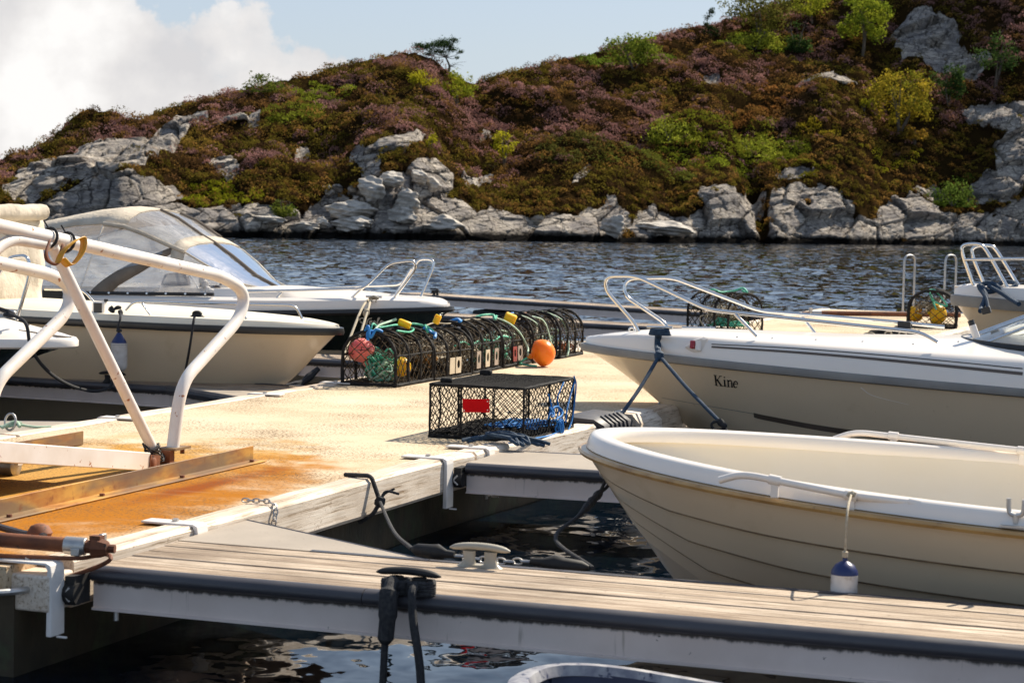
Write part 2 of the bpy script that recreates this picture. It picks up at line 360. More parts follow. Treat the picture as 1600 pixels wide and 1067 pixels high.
# broad undulation, terraces and gullies
win = sstep(.02, .2, S)*(1-.75*sstep(.8, 1., S))
dg = X0*.8+Y0*.35; und = (fbm(X0/10., Y0/9., 21, 3)-.5)*5.4 + (fbm(dg/6., (Y0-X0*.45)/4.2, 31, 2)-.5)*3.0
gully = -2.6*np.exp(-((U-1372)/26.)**2)*sstep(.0, .3, S)*(1-sstep(.6, .9, S)) - 2.2*np.exp(-((U-1183-(V0-330)*.25)/13.)**2)*(S < .5) + 1.6*np.exp(-((U-1290)/60.)**2)*sstep(.1, .4, S)*(1-sstep(.5, .9, S))
Z1 = Z0+und*win+gully*(S > 0)
# where bare rock shows, read off as ellipses (u, v, ru, rv, tilt)
RK = [(60,285,50,22,-22),(120,262,75,16,-22),(170,250,60,18,-25),(262,218,55,17,-32),(120,312,70,18,-25),(190,305,55,24,-20),(250,300,32,18,-10),(370,200,36,11,-12),(350,268,30,11,0),(470,236,18,8,0),(390,322,45,18,0),(300,336,60,18,0),(440,340,60,18,0),(568,262,26,24,-10),(625,238,48,13,-20),(600,310,58,38,-8),(660,298,46,42,0),(520,332,46,30,0),(735,270,44,9,-12),(690,342,60,28,0),(780,348,60,24,0),(860,348,50,20,0),(905,284,20,7,-15),(940,350,45,28,0),(1030,350,50,25,0),(1125,345,58,40,0),(1115,300,38,27,10),(1165,300,30,25,0),(1262,330,72,42,0),(1235,272,34,15,-8),(1288,145,50,15,-4),(1430,50,48,26,20),(1475,90,48,22,20),(1500,112,32,14,0),(1410,335,45,34,0),(1445,282,26,13,0),(1500,355,80,20,0),(1560,180,56,24,-8),(1585,245,34,38,0),(1545,290,36,22,0),(1392,375,40,25,0),(50,225,14,5,-20),(1100,120,14,5,0),(760,215,9,4,0)]
rk = np.zeros_like(U); wx = (fbm(X0/1.6, Z0/1.6, 41, 4)-.5)*30; wy = (fbm(X0/1.3+40, Z0/1.3, 45, 4)-.5)*22
for a, b, ru, rv, tl in RK:
    if a < 310 or a > 1400: ru, rv = ru*1.22, rv*1.28
    t = math.radians(tl); du = U-a+wx; dv = V0-b+wy; e = np.hypot((du*math.cos(t)+dv*math.sin(t))/ru, (dv*math.cos(t)-du*math.sin(t))/rv); rk = np.maximum(rk, 1-sstep(.78, 1.08, e))
low = 1-sstep(.4, 1.1, (vwl-V0+wy*.6)/np.maximum(hb*.78, 34)); rk = np.maximum(rk, low); rk = np.where(S > 1.02, rk*.2, rk); rk *= sstep(.30, .52, fbm(X0/2.2, Z0/1.6, 53, 4)+.22)
# blocks and cracks on the rock, heather domes elsewhere
bx = (X0*.93+Z1*.36+.8*(fbm(X0/3, Z0/3, 61, 3)-.5)*2)/5.0; bz = (Z1*.93-X0*.36+Y0*.12)/2.7
f1, f2, cid = worley(bx, bz, 71); crack = 1-sstep(.0, .075, f2-f1); oX, oY = worley.off; tA = oX*(((cid*7.31) % 1)-.5)*2.6+oY*(((cid*13.7) % 1)-.65)*2.2
f1b, f2b, cidb = worley(bx*2.3+9+bz*.5, bz*2.6, 75); crackb = 1-sstep(0., .10, f2b-f1b); oX, oY = worley.off; tB = oX*(((cidb*5.77) % 1)-.5)*1.1+oY*(((cidb*11.3) % 1)-.6)*.9
rdisp = (cid-.35)*1.6 + tA + tB*.55 - crack*.9 - crackb*.26 + (cidb-.5)*.22 + (fbm(X0*.7, Z1*2.2, 81, 3)-.5)*.20 - .14*sstep(.6, 1., ((Z1*.95-X0*.28+Y0*.05)/.95+.5*fbm(X0/3, Z1/2, 83, 2)) % 1)
wv = (fbm(X0/2.4, Y0/3., 88, 3)-.5)*1.6; hf1, _, hid = worley(X0/1.35+wv, Y0/1.7+Z0*.42+wv, 91); hf2, _, hid2 = worley(X0/.62+5, Y0/.8+Z0*.8, 95)
hdisp = (.66-hf1)*1.35*(.35+hid) + (.6-hf2)*.5*(.4+hid2)
vg = 1-rk
Yn = Y0 - rk*rdisp*.8*(S > -.01); Zn = Z1 + vg*hdisp*.35*sstep(.02, .08, S) + rk*rdisp*.42*(S > 0)
Xn = X0 + rk*(cid-.5)*.25
Vn = vh-(Zn-CZ)*F/Yn
TW = np.stack([math.cos(YAW)*Xn-math.sin(YAW)*Yn, math.sin(YAW)*Xn+math.cos(YAW)*Yn, Zn], -1)
# ground colour under the tufts
gn = fbm(X0/2.5, Y0/3.5+Z0, 101, 4)[..., None]; grc = np.array([.014,.008,.004])*(1-gn)+np.array([.036,.022,.007])*gn
COLS = np.concatenate([grc, rk[..., None]], -1)
def hillmat():
    N = NT('heath_and_rock'); at = N.n('ShaderNodeAttribute', attribute_name='Col'); p = N.pos((1, 1, 1))
    st = N.noise(N.pos((.55, .55, 2.6)), 1.5, 7, .68, 1.2); bl = N.noise(p, .38, 4); fn = N.noise(p, 5.5, 5, .65)
    r = N.ramp(st, [(.3, (.09,.08,.075)), (.44, (.32,.28,.24)), (.58, (.54,.475,.395)), (.74, (.78,.69,.57))])
    r = N.mix(N.ramp(bl, [(.40, 0.), (.62, .75)]), r, (.20,.185,.18)); r = N.mix(N.ramp(fn, [(.58, 0.), (.7, .6)]), r, (.07,.065,.06))
    r = N.mix(N.ramp(N.noise(p, .8, 5), [(.62, 0.), (.74, .5)]), r, (.33,.22,.12))
    for sc, wd_, am in ((.42, .035, .9), (1.05, .05, .55)):
        wv_ = N.n('ShaderNodeVectorMath', {0: N.pos((.8, .8, 1.5)), 1: N.n('ShaderNodeVectorMath', {0: N.n('ShaderNodeTexNoise', {'Vector': p, 'Scale': .7, 'Detail': 4}).outputs['Color'], 'Scale': 1.6}, operation='SCALE').outputs[0]}, operation='ADD').outputs[0]
        vo = N.n('ShaderNodeTexVoronoi', {'Vector': wv_, 'Scale': sc}, feature='DISTANCE_TO_EDGE').outputs['Distance']; r = N.mix(N.ramp(vo, [(.0, am), (wd_, 0.)]), r, (.028,.024,.022))
    z = N.n('ShaderNodeSeparateXYZ', {0: N.pos()}).outputs[2]; zz = N.math('ADD', z, N.math('MULTIPLY', N.noise(p, .9, 4), -.9))
    r = N.mix(N.ramp(N.math('ADD', zz, .5), [(.05, 1.), (.55, 0.)]), r, (.012,.011,.010))
    c = N.mix(N.n('ShaderNodeMapRange', {'Value': at.outputs['Alpha'], 'From Min': .54, 'From Max': .66}).outputs[0], at.outputs['Color'], r)
    N.bsdf(c, .9, 0, N.bump(N.math('ADD', st, N.math('MULTIPLY', fn, .5)), .9, .25), **{'Specular IOR Level': 0.}); return N.m
idx = np.arange(NR*NC).reshape(NR, NC); Fq = np.stack([idx[:-1,:-1], idx[:-1,1:], idx[1:,1:], idx[1:,:-1]], -1).reshape(-1, 4)
hill = npmesh('hillside', TW.reshape(-1, 3), Fq, hillmat(), COLS.reshape(-1, 4), True); tag(hill, kind='structure')
def hill_at(u, v):
    j = int(np.clip(np.searchsorted(uu, u), 0, NC-1)); k = np.where((Vn[:, j] <= v) & (sr > .01) & (sr < 1.05))[0]
    i = k[0] if len(k) else int(np.argmin(np.where((sr > .01) & (sr < 1.03), Vn[:, j], 999))); return TW[i, j].copy(), Yn[i, j]
# ------------------------------------------------------------------ heather, bracken, grass: a mass nobody could count
def leafmat(name, transl=.35, rough=.7):
    N = NT(name); at = N.n('ShaderNodeAttribute', attribute_name='Col')
    d = N.n('ShaderNodeBsdfDiffuse', {'Color': at.outputs['Color']}); t = N.n('ShaderNodeBsdfTranslucent', {'Color': at.outputs['Color']})
    N.l(N.n('ShaderNodeMixShader', {0: transl, 1: d.outputs[0], 2: t.outputs[0]}).outputs[0], N.out.inputs[0]); return N.m
m_leaf = leafmat('leaf', .45); m_heath = leafmat('heather_sprig', .30)
def leaves(P, size, cols, k=1, flat=0., up=None, aspect=.55):
    """P (n,3) centres, size (n,), cols (n,3): little diamonds in random planes"""
    n = len(P); a = rng.normal(size=(n, 3)); a[:, 2] *= (1-flat); 
    if up is not None: a = a*.55+up
    a /= np.linalg.norm(a, axis=1)[:, None]; b = rng.normal(size=(n, 3)); b -= a*(a*b).sum(1)[:, None]; b /= np.linalg.norm(b, axis=1)[:, None]
    a = a*size[:, None]; b = b*size[:, None]*aspect
    V = np.stack([P-a, P+b*.9-a*.1, P+a, P-b*.9+a*.1], 1).reshape(-1, 3); Fq = np.arange(n*4).reshape(-1, 4); return V, Fq, np.repeat(cols, 4, 0)
_a = np.gradient(TW, axis=1); _b = np.gradient(TW, axis=0); TN = np.cross(_a, _b); TN /= np.linalg.norm(TN, axis=-1)[..., None]+1e-9; TN *= np.sign(TN[..., 2:3]+1e-9)
def tufts():
    vis = (sr > .012) & (sr < 1.12); rows = np.where(vis)[0]
    # equal screen area: weight by apparent cell height
    dv = np.clip(-np.gradient(Vn, axis=0), 0, 4.)+.5*np.abs(np.gradient(V0, axis=0))+.05*np.abs(np.gradient(Y0, axis=0)); wgt = (dv*(1.15-rk)*vis[:, None]*(rk < .64)); wgt = wgt.ravel(); cs = np.cumsum(wgt); n = 14500
    pick = np.searchsorted(cs, rng.random(n)*cs[-1]); P = TW.reshape(-1, 3)[pick]; u = U.ravel()[pick]; v = V0.ravel()[pick]; x = X0.ravel()[pick]; y = Y0.ravel()[pick]; s = S.ravel()[pick]
    hid_ = hid.ravel()[pick]; big = fbm(x/6., y/8., 111, 4); mid = fbm(x/1.7, y/2.4, 121, 3); r = rng.random(n)
    C = np.zeros((n, 3)); C[:] = (.185,.095,.036)
    purple = (mid+.28*hid_+.5*(big-.5) > .64) & (s > .24) & (r < .9); C[purple] = (.33,.175,.15)
    dk = (~purple) & (r < .28); C[dk] = (.075,.042,.018)
    olive = (big < .47) | (s < .24); m_ = olive & (r > .3); C[m_] = (.17,.13,.022)
    m_ = (r > .78) & ~purple; C[m_] = (.28,.155,.04)
    # named green drifts (bracken and grass), (u, v, ru, rv)
    for a, b, ru, rv, c in [(1060,212,70,22,(.24,.27,.025)),(1180,232,80,22,(.23,.26,.025)),(1120,200,90,18,(.20,.21,.02)),(330,300,75,11,(.30,.30,.02)),(290,312,55,9,(.26,.27,.02)),(490,155,48,16,(.22,.25,.025)),(455,195,60,13,(.20,.22,.025)),(440,330,38,14,(.09,.15,.02)),(1165,72,55,14,(.34,.40,.04)),(920,97,32,8,(.18,.25,.03)),(1010,102,38,13,(.20,.26,.03)),(1385,235,62,10,(.27,.25,.02)),(1255,268,45,14,(.22,.20,.02)),(1490,300,52,28,(.10,.15,.02)),(1000,270,80,16,(.16,.17,.03)),(900,255,60,14,(.14,.13,.03)),(1270,215,30,8,(.32,.25,.02)),(1185,165,60,22,(.30,.14,.04)),(300,235,30,18,(.24,.16,.03)),(560,340,40,10,(.1,.12,.02)),(590,315,22,6,(.12,.12,.02))]:
        e = np.hypot((u-a)/ru, (v-b)/rv)+.7*(mid-.5); m_ = (e < 1) & (r < .78); C[m_] = c
    C *= rng.uniform(.55, 1.35, (n, 1))
    # each clump is a rounded cushion of sprigs
    Nn = TN.reshape(-1, 3)[pick]; R = rng.uniform(.34, .86, n)*np.where(r > .93, 1.35, 1.); R = np.where(s < .2, R*.75, R)
    k = 64; q = rng.normal(size=(n, k, 3)); q /= np.linalg.norm(q, axis=2)[..., None]; ax_ = Nn*.45+np.array([0, 0, .8]); ax_ /= np.linalg.norm(ax_, axis=1)[:, None]
    dt = (q*ax_[:, None, :]).sum(2); q = q-ax_[:, None, :]*np.where(dt < -.15, 2*dt, 0.)[..., None]
    lump = 1+.28*(vnoise(q[..., 0]*2.2+P[:, None, 0]*3, q[..., 1]*2.2+q[..., 2]*2.+P[:, None, 1]*3, 7)-.5)*2
    pos = P[:, None, :]+q*(R[:, None]*lump*rng.uniform(.86, 1.06, (n, k)))[..., None]*np.array([1., 1., .82]); PP = pos.reshape(-1, 3)
    CC = (C[:, None, :]*rng.uniform(.72, 1.28, (n, k, 1))).reshape(-1, 3); up = (q*1.15).reshape(-1, 3)
    V_, F_, C_ = leaves(PP, rng.uniform(.05, .125, n*k), CC, up=up, aspect=.6)
    o = npmesh('heather', V_, F_, m_heath, C_); tag(o, 'purple brown heather and green bracken covering the far hillside', 'heather', kind='stuff')
tufts()
# ------------------------------------------------------------------ shrubs and trees on the hill
m_bark = mat('bark', (.09,.07,.05), (.15,.12,.09), rough=.9, ns=9)
def shrub(name, label, cat, u, v, hpx, wpx, c1, c2, n=900, leaf=.16, trunk=True, shape='round', lean=0., group=None, stems=3, lowc=.25, loose=.8):
    P, Y = hill_at(u, v); P = P - np.array([0, 0, .15]); m = Y/F; h = hpx*m; w = wpx*m*.5
    n = int(n*1.25); leaf *= 1.0; t = thing(name, label, cat, P, group)
    X = np.array([math.cos(YAW), math.sin(YAW), 0.]); D_ = np.array([-math.sin(YAW), math.cos(YAW), 0.])
    tb = MB(); tips = []
    for i in range(stems):
        a = random.uniform(-1, 1); b = random.uniform(-1, 1)
        e = P + X*(w*.55*a+lean*w) + D_*(w*.5*b) + np.array([0, 0, h*random.uniform(.6, .92)])
        mid = lerp(P, e, .5)+X*(random.uniform(-.12, .12)*w+lean*w*.15); pts = spline([P + X*.05*a, mid, e], 5)
        tb.tube(pts, list(np.linspace(.022*h+.02, .008, len(pts))), 6); tips.append((mid, e))
        for k in range(3):
            q0 = lerp(mid, e, random.uniform(0, .8)); q1 = q0+X*random.uniform(-.6, .6)*w+D_*random.uniform(-.5, .5)*w+np.array([0, 0, h*random.uniform(.05, .25)]); tb.tube(spline([q0, lerp(q0, q1, .5)+np.array([0,0,.03*h]), q1], 3), [.02, .016, .014, .012, .011, .01, .008][:7], 5)
    tb.build('trunk', m_bark, t)
    # crown: clumps scattered through an uneven volume
    nc = max(9, int(n/45)); cc = []
    for i in range(nc):
        for _ in range(30):
            a, b, c = random.uniform(-1, 1), random.uniform(-1, 1), random.uniform(0, 1)
            if shape == 'round': ok = a*a+b*b+((c-.6)/.42)**2 < 1 + random.uniform(-.25, .2)
            elif shape == 'cone': ok = math.hypot(a, b) < (1.02-c)*1.0
            elif shape == 'low': ok = a*a+b*b < 1 and c < .95*(1-.5*a*a)
            elif shape == 'flat': ok = a*a+b*b < 1 and .5+.12*a < c < .98-.25*abs(a)
            else: ok = a*a+b*b+((c-.55)/.5)**2 < 1
            if ok and (c > lowc or shape in ('cone', 'low')): break
        cc.append(P+X*(a*w+lean*w*c)+D_*b*w*.8+np.array([0, 0, c*h]))
    cc = np.array(cc); per = n//nc+1; rad = loose*w/ (nc**.36); pts = np.repeat(cc, per, 0)+rng.normal(size=(nc*per, 3))*np.array([rad, rad, rad*.75])*.62
    pts[:, 2] = np.maximum(pts[:, 2], P[2]+.1)
    tint = np.repeat(rng.random(nc), per)[:, None]*.75+rng.random((nc*per, 1))*.35; cols = (np.array(c1)*(1-tint)+np.array(c2)*tint)*rng.uniform(.75, 1.25, (nc*per, 1))
    V_, F_, C_ = leaves(pts, rng.uniform(.45, 1.4, len(pts))*leaf, cols, aspect=.6)
    npmesh('crown', V_, F_, m_leaf, C_, parent=t); return t
YG = ((.16,.20,.02), (.36,.36,.03)); OL = ((.05,.075,.015), (.17,.19,.03)); YL = ((.30,.29,.02), (.50,.44,.03)); DG = ((.015,.03,.012), (.04,.065,.02)); BR = ((.16,.19,.02), (.32,.34,.04)); DK = ((.025,.05,.015), (.06,.10,.025))
g_ = 'shrubs and trees on the hillside'
def lone_pine():
    P, Y = hill_at(692, 116); m = Y/F; t = thing('pine_tree', 'wind-bent dark pine standing alone on the rounded hilltop against the sky', 'tree', P, 'shrubs and trees on the hillside')
    X = np.array([math.cos(YAW), math.sin(YAW), 0.]); D_ = np.array([-math.sin(YAW), math.cos(YAW), 0.])
    A = lambda u, v, d=0.: P+X*(u-692)*m+D_*d+np.array([0, 0, (116-v)*m-.1])
    tb = MB(); tb.tube(spline([A(692,119), A(694,106), A(690,96), A(684,84), A(686,70)], 5), list(np.linspace(.16, .04, 21)), 7)
    pads = [(652,78,15,5),(668,74,16,5.5),(684,68,13,6),(700,66,8,4.5),(676,83,13,4.5),(697,80,9,4),(711,84,5,3),(706,92,4,2.5),(645,75,8,3.5),(660,88,9,3),(690,75,12,5)]
    V = []; 
    for u, v, a, b in pads:
        d = random.uniform(-.6, .6); tb.tube(spline([A(689, 92), A((689+u)/2, (92+v)/2+2, d*.5), A(u, v+1, d)], 4), list(np.linspace(.05, .018, 9)), 5)
        n = int(a*b*7); q = rng.normal(size=(n, 3))*.5; V.append(A(u, v, d)+X*(q[:, :1]*a*m)+D_*(q[:, 1:2]*a*m*.9)+np.array([0, 0, 1.])*(q[:, 2:]*b*m))
    for u, v in ((716,104),(712,110),(720,98),(708,112),(704,100)): tb.tube(spline([A(694, 106), A((694+u)/2, (106+v)/2-2), A(u, v, .3)], 4), list(np.linspace(.03, .01, 9)), 5)
    tb.build('trunk', m_bark, t); V = np.concatenate(V); cols = np.array([.02,.04,.014])+rng.random((len(V), 1))*np.array([.03,.045,.014])
    v_, f_, c_ = leaves(V, rng.uniform(.06, .16, len(V)), cols, aspect=.4); npmesh('crown', v_, f_, m_leaf, c_, parent=t)
lone_pine()
shrub('bush', 'low green bush on the left ridge silhouetted against white cloud', 'bush', 402, 146, 26, 62, *OL, n=900, leaf=.14, shape='low', group=g_)
shrub('bush', 'small yellow green bush just left below the lone pine', 'bush', 652, 142, 30, 40, *YL, n=700, leaf=.12, group=g_)
shrub('birch_tree', 'young birch with yellow green crown right below the lone pine', 'tree', 710, 172, 56, 52, *YG, n=1000, leaf=.12, group=g_, lowc=.4)
shrub('birch_tree', 'slender bright yellow birch standing above the pale boulders mid slope', 'tree', 782, 262, 66, 36, *YL, n=700, leaf=.11, group=g_, stems=4, lowc=.3)
shrub('sapling', 'tiny yellow green sapling directly above the boulder cluster', 'tree', 667, 238, 28, 20, *YL, n=300, leaf=.10, group=g_, stems=2)
shrub('bush', 'rounded leafy green bush on the skyline where the right ridge climbs', 'bush', 980, 112, 58, 84, *((.05,.085,.015),(.24,.27,.03)), n=2000, leaf=.16, group=g_, lowc=.1)
shrub('spruce_tree', 'small dark pointed spruce on the skyline of the right ridge', 'tree', 1097, 60, 54, 30, *DG, n=900, leaf=.13, shape='cone', group=g_, stems=1)
shrub('tree', 'broad olive green tree crowning the top edge of the hill', 'tree', 1175, 66, 80, 120, *((.045,.05,.012),(.17,.16,.03)), n=2600, leaf=.18, group=g_, lowc=.1)
shrub('bush', 'bright yellow green bush among heather under the olive tree', 'bush', 1165, 82, 34, 80, *BR, n=1200, leaf=.15, shape='low', group=g_)
shrub('bush', 'sunlit lime green bush at the top edge between two trees', 'bush', 1255, 40, 50, 70, *YG, n=1300, leaf=.16, group=g_, lowc=.1)
shrub('tree', 'tall leafy yellow green tree beside the dark cliff near the top edge', 'tree', 1335, 90, 92, 84, *((.09,.14,.015),(.32,.34,.03)), n=2600, leaf=.17, group=g_, lowc=.25, stems=4)
shrub('pine_tree', 'small dark green pine between heather and the tall yellow green tree', 'tree', 1232, 86, 62, 46, *DK, n=1100, leaf=.16, shape='cone', group=g_, stems=2)
shrub('rowan_tree', 'rounded autumn tree with yellow and orange leaves on the right slope', 'tree', 1395, 212, 96, 112, *((.12,.14,.015),(.42,.30,.03)), n=3200, leaf=.16, group=g_, lowc=.12, stems=5)
shrub('bush', 'small orange tinted bush at the foot of the autumn tree', 'bush', 1422, 232, 34, 30, *((.12,.13,.02),(.36,.20,.03)), n=500, leaf=.14, group=g_)
shrub('bush', 'little yellow bush left of the autumn tree', 'bush', 1338, 176, 20, 24, *YL, n=260, leaf=.13, group=g_)
shrub('tree', 'thin dark green tree in shadow in front of the right cliff', 'tree', 1540, 138, 84, 62, *DK, n=1100, leaf=.16, group=g_, stems=4, lowc=.35)
shrub('tree', 'dark green tree in shade right behind the autumn tree', 'tree', 1470, 170, 66, 56, *DK, n=1100, leaf=.17, group=g_)
shrub('bush', 'spreading lime green bush above the big square cliff block', 'bush', 1040, 226, 44, 76, *BR, n=1100, leaf=.14, shape='low', group=g_)
shrub('bush', 'long lime green bush trailing right above the square cliff block', 'bush', 1165, 250, 34, 90, *BR, n=1100, leaf=.14, shape='low', group=g_)
shrub('bush', 'pale green bush on the shaded slope above the right-hand waterline', 'bush', 1480, 322, 40, 74, *((.05,.09,.015),(.12,.17,.03)), n=1000, leaf=.16, shape='low', group=g_)
shrub('bush', 'dark green bush hugging rocks left of the pale boulder cluster', 'bush', 438, 338, 30, 44, *OL, n=600, leaf=.14, shape='low', group=g_)
# ------------------------------------------------------------------ loose boulders at the water's edge
m_boulder = None
def bouldermat():
    N = NT('pale_boulder'); p = N.pos((.7, .7, 2.2)); st = N.noise(p, 1.4, 7, .66, .9); fn = N.noise(N.pos(), 5, 5, .6)
    r = N.ramp(st, [(.3, (.20,.18,.16)), (.5, (.46,.415,.36)), (.7, (.64,.58,.49))]); r = N.mix(N.ramp(fn, [(.58, 0.), (.72, .6)]), r, (.16,.14,.12))
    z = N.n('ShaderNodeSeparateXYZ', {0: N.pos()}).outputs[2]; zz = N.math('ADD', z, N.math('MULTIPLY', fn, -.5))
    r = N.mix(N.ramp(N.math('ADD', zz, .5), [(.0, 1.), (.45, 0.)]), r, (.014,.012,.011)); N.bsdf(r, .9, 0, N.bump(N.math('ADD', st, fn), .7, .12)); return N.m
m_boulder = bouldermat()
def boulder(u, v, wpx, hpx, label, seed):
    rs = np.random.default_rng(seed); P, Y = hill_at(u, v+hpx*.42); m = Y/F; a, c = wpx*m*.5, hpx*m*.5
    bm = bmesh.new(); bmesh.ops.create_icosphere(bm, subdivisions=5, radius=1.)
    pl = [(d/np.linalg.norm(d), rs.uniform(.50, .84)) for d in rs.normal(size=(17, 3))]
    X = np.array([math.cos(YAW), math.sin(YAW), 0.]); D_ = np.array([-math.sin(YAW), math.cos(YAW), 0.])
    for vt in bm.verts:
        q = np.array(vt.co)
        for d, o in pl:
            e = q@d-o
            if e > 0: q = q-d*e*.93
        q = q*(1+.09*(math.sin(q[0]*7+seed)*math.sin(q[1]*6+q[2]*9)+.5*math.sin(q[2]*17+q[0]*5+seed)))
        vt.co = X*q[0]*a*1.15+D_*q[1]*a*.9+np.array([0, 0, q[2]*c*1.15])
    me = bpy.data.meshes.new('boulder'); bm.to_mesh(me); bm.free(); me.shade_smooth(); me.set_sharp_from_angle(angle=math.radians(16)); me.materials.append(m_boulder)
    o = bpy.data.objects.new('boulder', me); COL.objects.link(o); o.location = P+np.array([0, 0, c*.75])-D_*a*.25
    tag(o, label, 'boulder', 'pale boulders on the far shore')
for k, (u, v, w, h, l) in enumerate([
    (510,300,30,20,'small round pale boulder crowning the left end of the shore boulder cluster'),
    (580,305,52,46,'large pale rounded boulder in the middle of the shore cluster'),
    (630,318,46,44,'square cracked grey boulder right of the large pale one'),
    (545,325,70,34,'wide low block below left of the large pale boulder'),
    (612,285,44,26,'tilted slab boulder topping the shore cluster'),
    (650,275,30,26,'upper right boulder of the shore cluster under the sapling'),
    (672,288,30,24,'rounded boulder at the right end of the shore cluster'),
    (470,358,46,16,'low dark based boulder at the waterline beside the canopy boat'),
    (500,350,30,20,'small rounded waterline boulder just right of the low dark based one'),
    (550,350,60,26,'broad whitish waterline boulder below the wide low block'),
    (628,350,50,32,'triangular pale boulder standing at the waterline under the square one'),
    (690,352,70,30,'long grey boulder at the waterline right of the triangular one'),
    (420,350,62,14,'long flat ledge boulder nearest the canopy at the water'),
    (950,352,48,38,'smooth pale egg shaped boulder at the waterline mid shore'),
    (1030,356,90,28,'long sloping pale boulder at the waterline left of the square cliff')]): boulder(u, v, w, h, l, 900+k)
# ------------------------------------------------------------------ water
def watermat():
    N = NT('sea_water'); p = N.pos(); g = N.n('ShaderNodeNewGeometry')
    def slope(loc, sc, k, det=2, dist=.4):
        c = N.n('ShaderNodeTexNoise', {'Vector': N.pos((1, 1, 1), loc), 'Scale': sc, 'Detail': det, 'Roughness': .5, 'Distortion': dist}).outputs['Color']
        a = N.n('ShaderNodeVectorMath', {0: c, 1: (.5, .5, .5)}, operation='SUBTRACT').outputs[0]; return N.n('ShaderNodeVectorMath', {0: a, 1: (k, k, 0)}, operation='MULTIPLY').outputs[0]
    gust = N.n('ShaderNodeMapRange', {'Value': N.noise(N.pos((1, 1, 1)), .045, 3), 'From Min': .35, 'From Max': .65, 'To Min': .75, 'To Max': 1.25}).outputs[0]
    calm = N.n('ShaderNodeMapRange', {'Value': N.n('ShaderNodeVectorMath', {0: p}, operation='LENGTH').outputs['Value'], 'From Min': 13., 'From Max': 44., 'To Min': .36, 'To Max': .85}).outputs[0]
    tot = N.n('ShaderNodeVectorMath', {0: slope((0, 0, 0), .8, .9), 1: slope((31, 7, 0), 2.2, .9)}, operation='ADD').outputs[0]; tot = N.n('ShaderNodeVectorMath', {0: tot, 1: slope((5, 71, 0), 7.5, .55, 2)}, operation='ADD').outputs[0]
    tot = N.n('ShaderNodeVectorMath', {0: tot, 'Scale': N.math('MULTIPLY', gust, calm)}, operation='SCALE').outputs[0]
    nrm = N.n('ShaderNodeVectorMath', {0: N.n('ShaderNodeVectorMath', {0: tot, 1: g.outputs['Normal']}, operation='ADD').outputs[0]}, operation='NORMALIZE').outputs[0]
    N.bsdf((.0015,.005,.010), .03, 0, nrm, **{'IOR': 1.38, 'Specular IOR Level': .8}); return N.m
ncw, nrw = 640, 860
tt = np.linspace(-.8, .8, ncw); rr_w = 10*np.exp(np.linspace(0, math.log(31.), nrw)); TT, RR = np.meshgrid(tt, rr_w); WX = TT*RR; WY = RR-12.
def wave(x, y):
    a = math.radians(25); xr = x*math.cos(a)+y*math.sin(a); yr = y*math.cos(a)-x*math.sin(a)
    h = .10*fbm(xr/1.5, yr/.9, 301, 2)+.10*fbm(xr/.7+.4*vnoise(x/2, y/2, 305), yr/.48, 311, 2)+.045*vnoise(xr/.42, yr/.34, 321); return h-.122
amp = (.10+.90*sstep(17., 46., np.hypot(WX, WY)))*(.75+.5*vnoise(WX/16, WY/11, 331))
WZ = -.5+wave(WX, WY)*amp*1.05
Vw = np.stack([math.cos(YAW)*WX-math.sin(YAW)*WY, math.sin(YAW)*WX+math.cos(YAW)*WY, WZ], -1).reshape(-1, 3)
iw = np.arange(nrw*ncw).reshape(nrw, ncw); Fw = np.stack([iw[:-1, :-1], iw[:-1, 1:], iw[1:, 1:], iw[1:, :-1]], -1).reshape(-1, 4)
R_ = 1600.; Vw = np.concatenate([Vw, [(-R_,-60,-.95),(R_,-60,-.95),(R_,R_,-.95),(-R_,R_,-.95)]]); Fw = np.concatenate([Fw, [[len(Vw)-4, len(Vw)-3, len(Vw)-2, len(Vw)-1]]])
tag(npmesh('water', Vw, Fw, watermat(), None, True), kind='structure')
# ------------------------------------------------------------------ sky with clouds, sun
SUN = np.array([.40, .917, 0]); SUN /= np.linalg.norm(SUN); EL = math.radians(42.)
SUNV = SUN*math.cos(EL)+np.array([0, 0, math.sin(EL)])
wd = bpy.data.worlds.new('World'); SC.world = wd; wd.use_nodes = True; T = wd.node_tree; T.nodes.clear()
class WN(NT):
    def __init__(s): s.t = T; s.out = s.n('ShaderNodeOutputWorld')
N = WN()
sky = N.n('ShaderNodeTexSky'); sky.sky_type = 'NISHITA'; sky.sun_disc = False; sky.sun_elevation = EL; sky.sun_rotation = math.atan2(SUN[0], SUN[1]); sky.air_density = 1.0; sky.dust_density = 1.2; sky.ozone_density = 3.0
gd = N.n('ShaderNodeTexCoord').outputs['Generated']
# turn the view direction so that u is azimuth slope and v elevation slope about the camera heading
rot = N.n('ShaderNodeVectorRotate', {'Vector': gd, 'Angle': -YAW}, rotation_type='Z_AXIS').outputs[0]
sx = N.n('ShaderNodeSeparateXYZ', {0: rot}); yy = N.math('MAXIMUM', sx.outputs[1], .05); cu = N.math('DIVIDE', sx.outputs[0], yy); cv = N.math('DIVIDE', sx.outputs[2], yy)
cvec = N.n('ShaderNodeCombineXYZ', {0: cu, 1: cv, 2: 0.}).outputs[0]
nz1 = N.noise(cvec, 34., 8, .6); nz2 = N.noise(cvec, 9., 4, .55)
pert = N.math('ADD', N.math('MULTIPLY_ADD', nz1, .07, -.035), N.math('MULTIPLY_ADD', nz2, .05, -.025))
def blob(u, v, r, sq=1.):
    a = (u-800)/F; b = (340+.02*(u-800)-v)/F
    da = N.math('SUBTRACT', cu, a); db = N.math('MULTIPLY', N.math('SUBTRACT', cv, b), sq)
    return N.math('SUBTRACT', r/F, N.math('SQRT', N.math('ADD', N.math('MULTIPLY', da, da), N.math('MULTIPLY', db, db))))
f_ = None
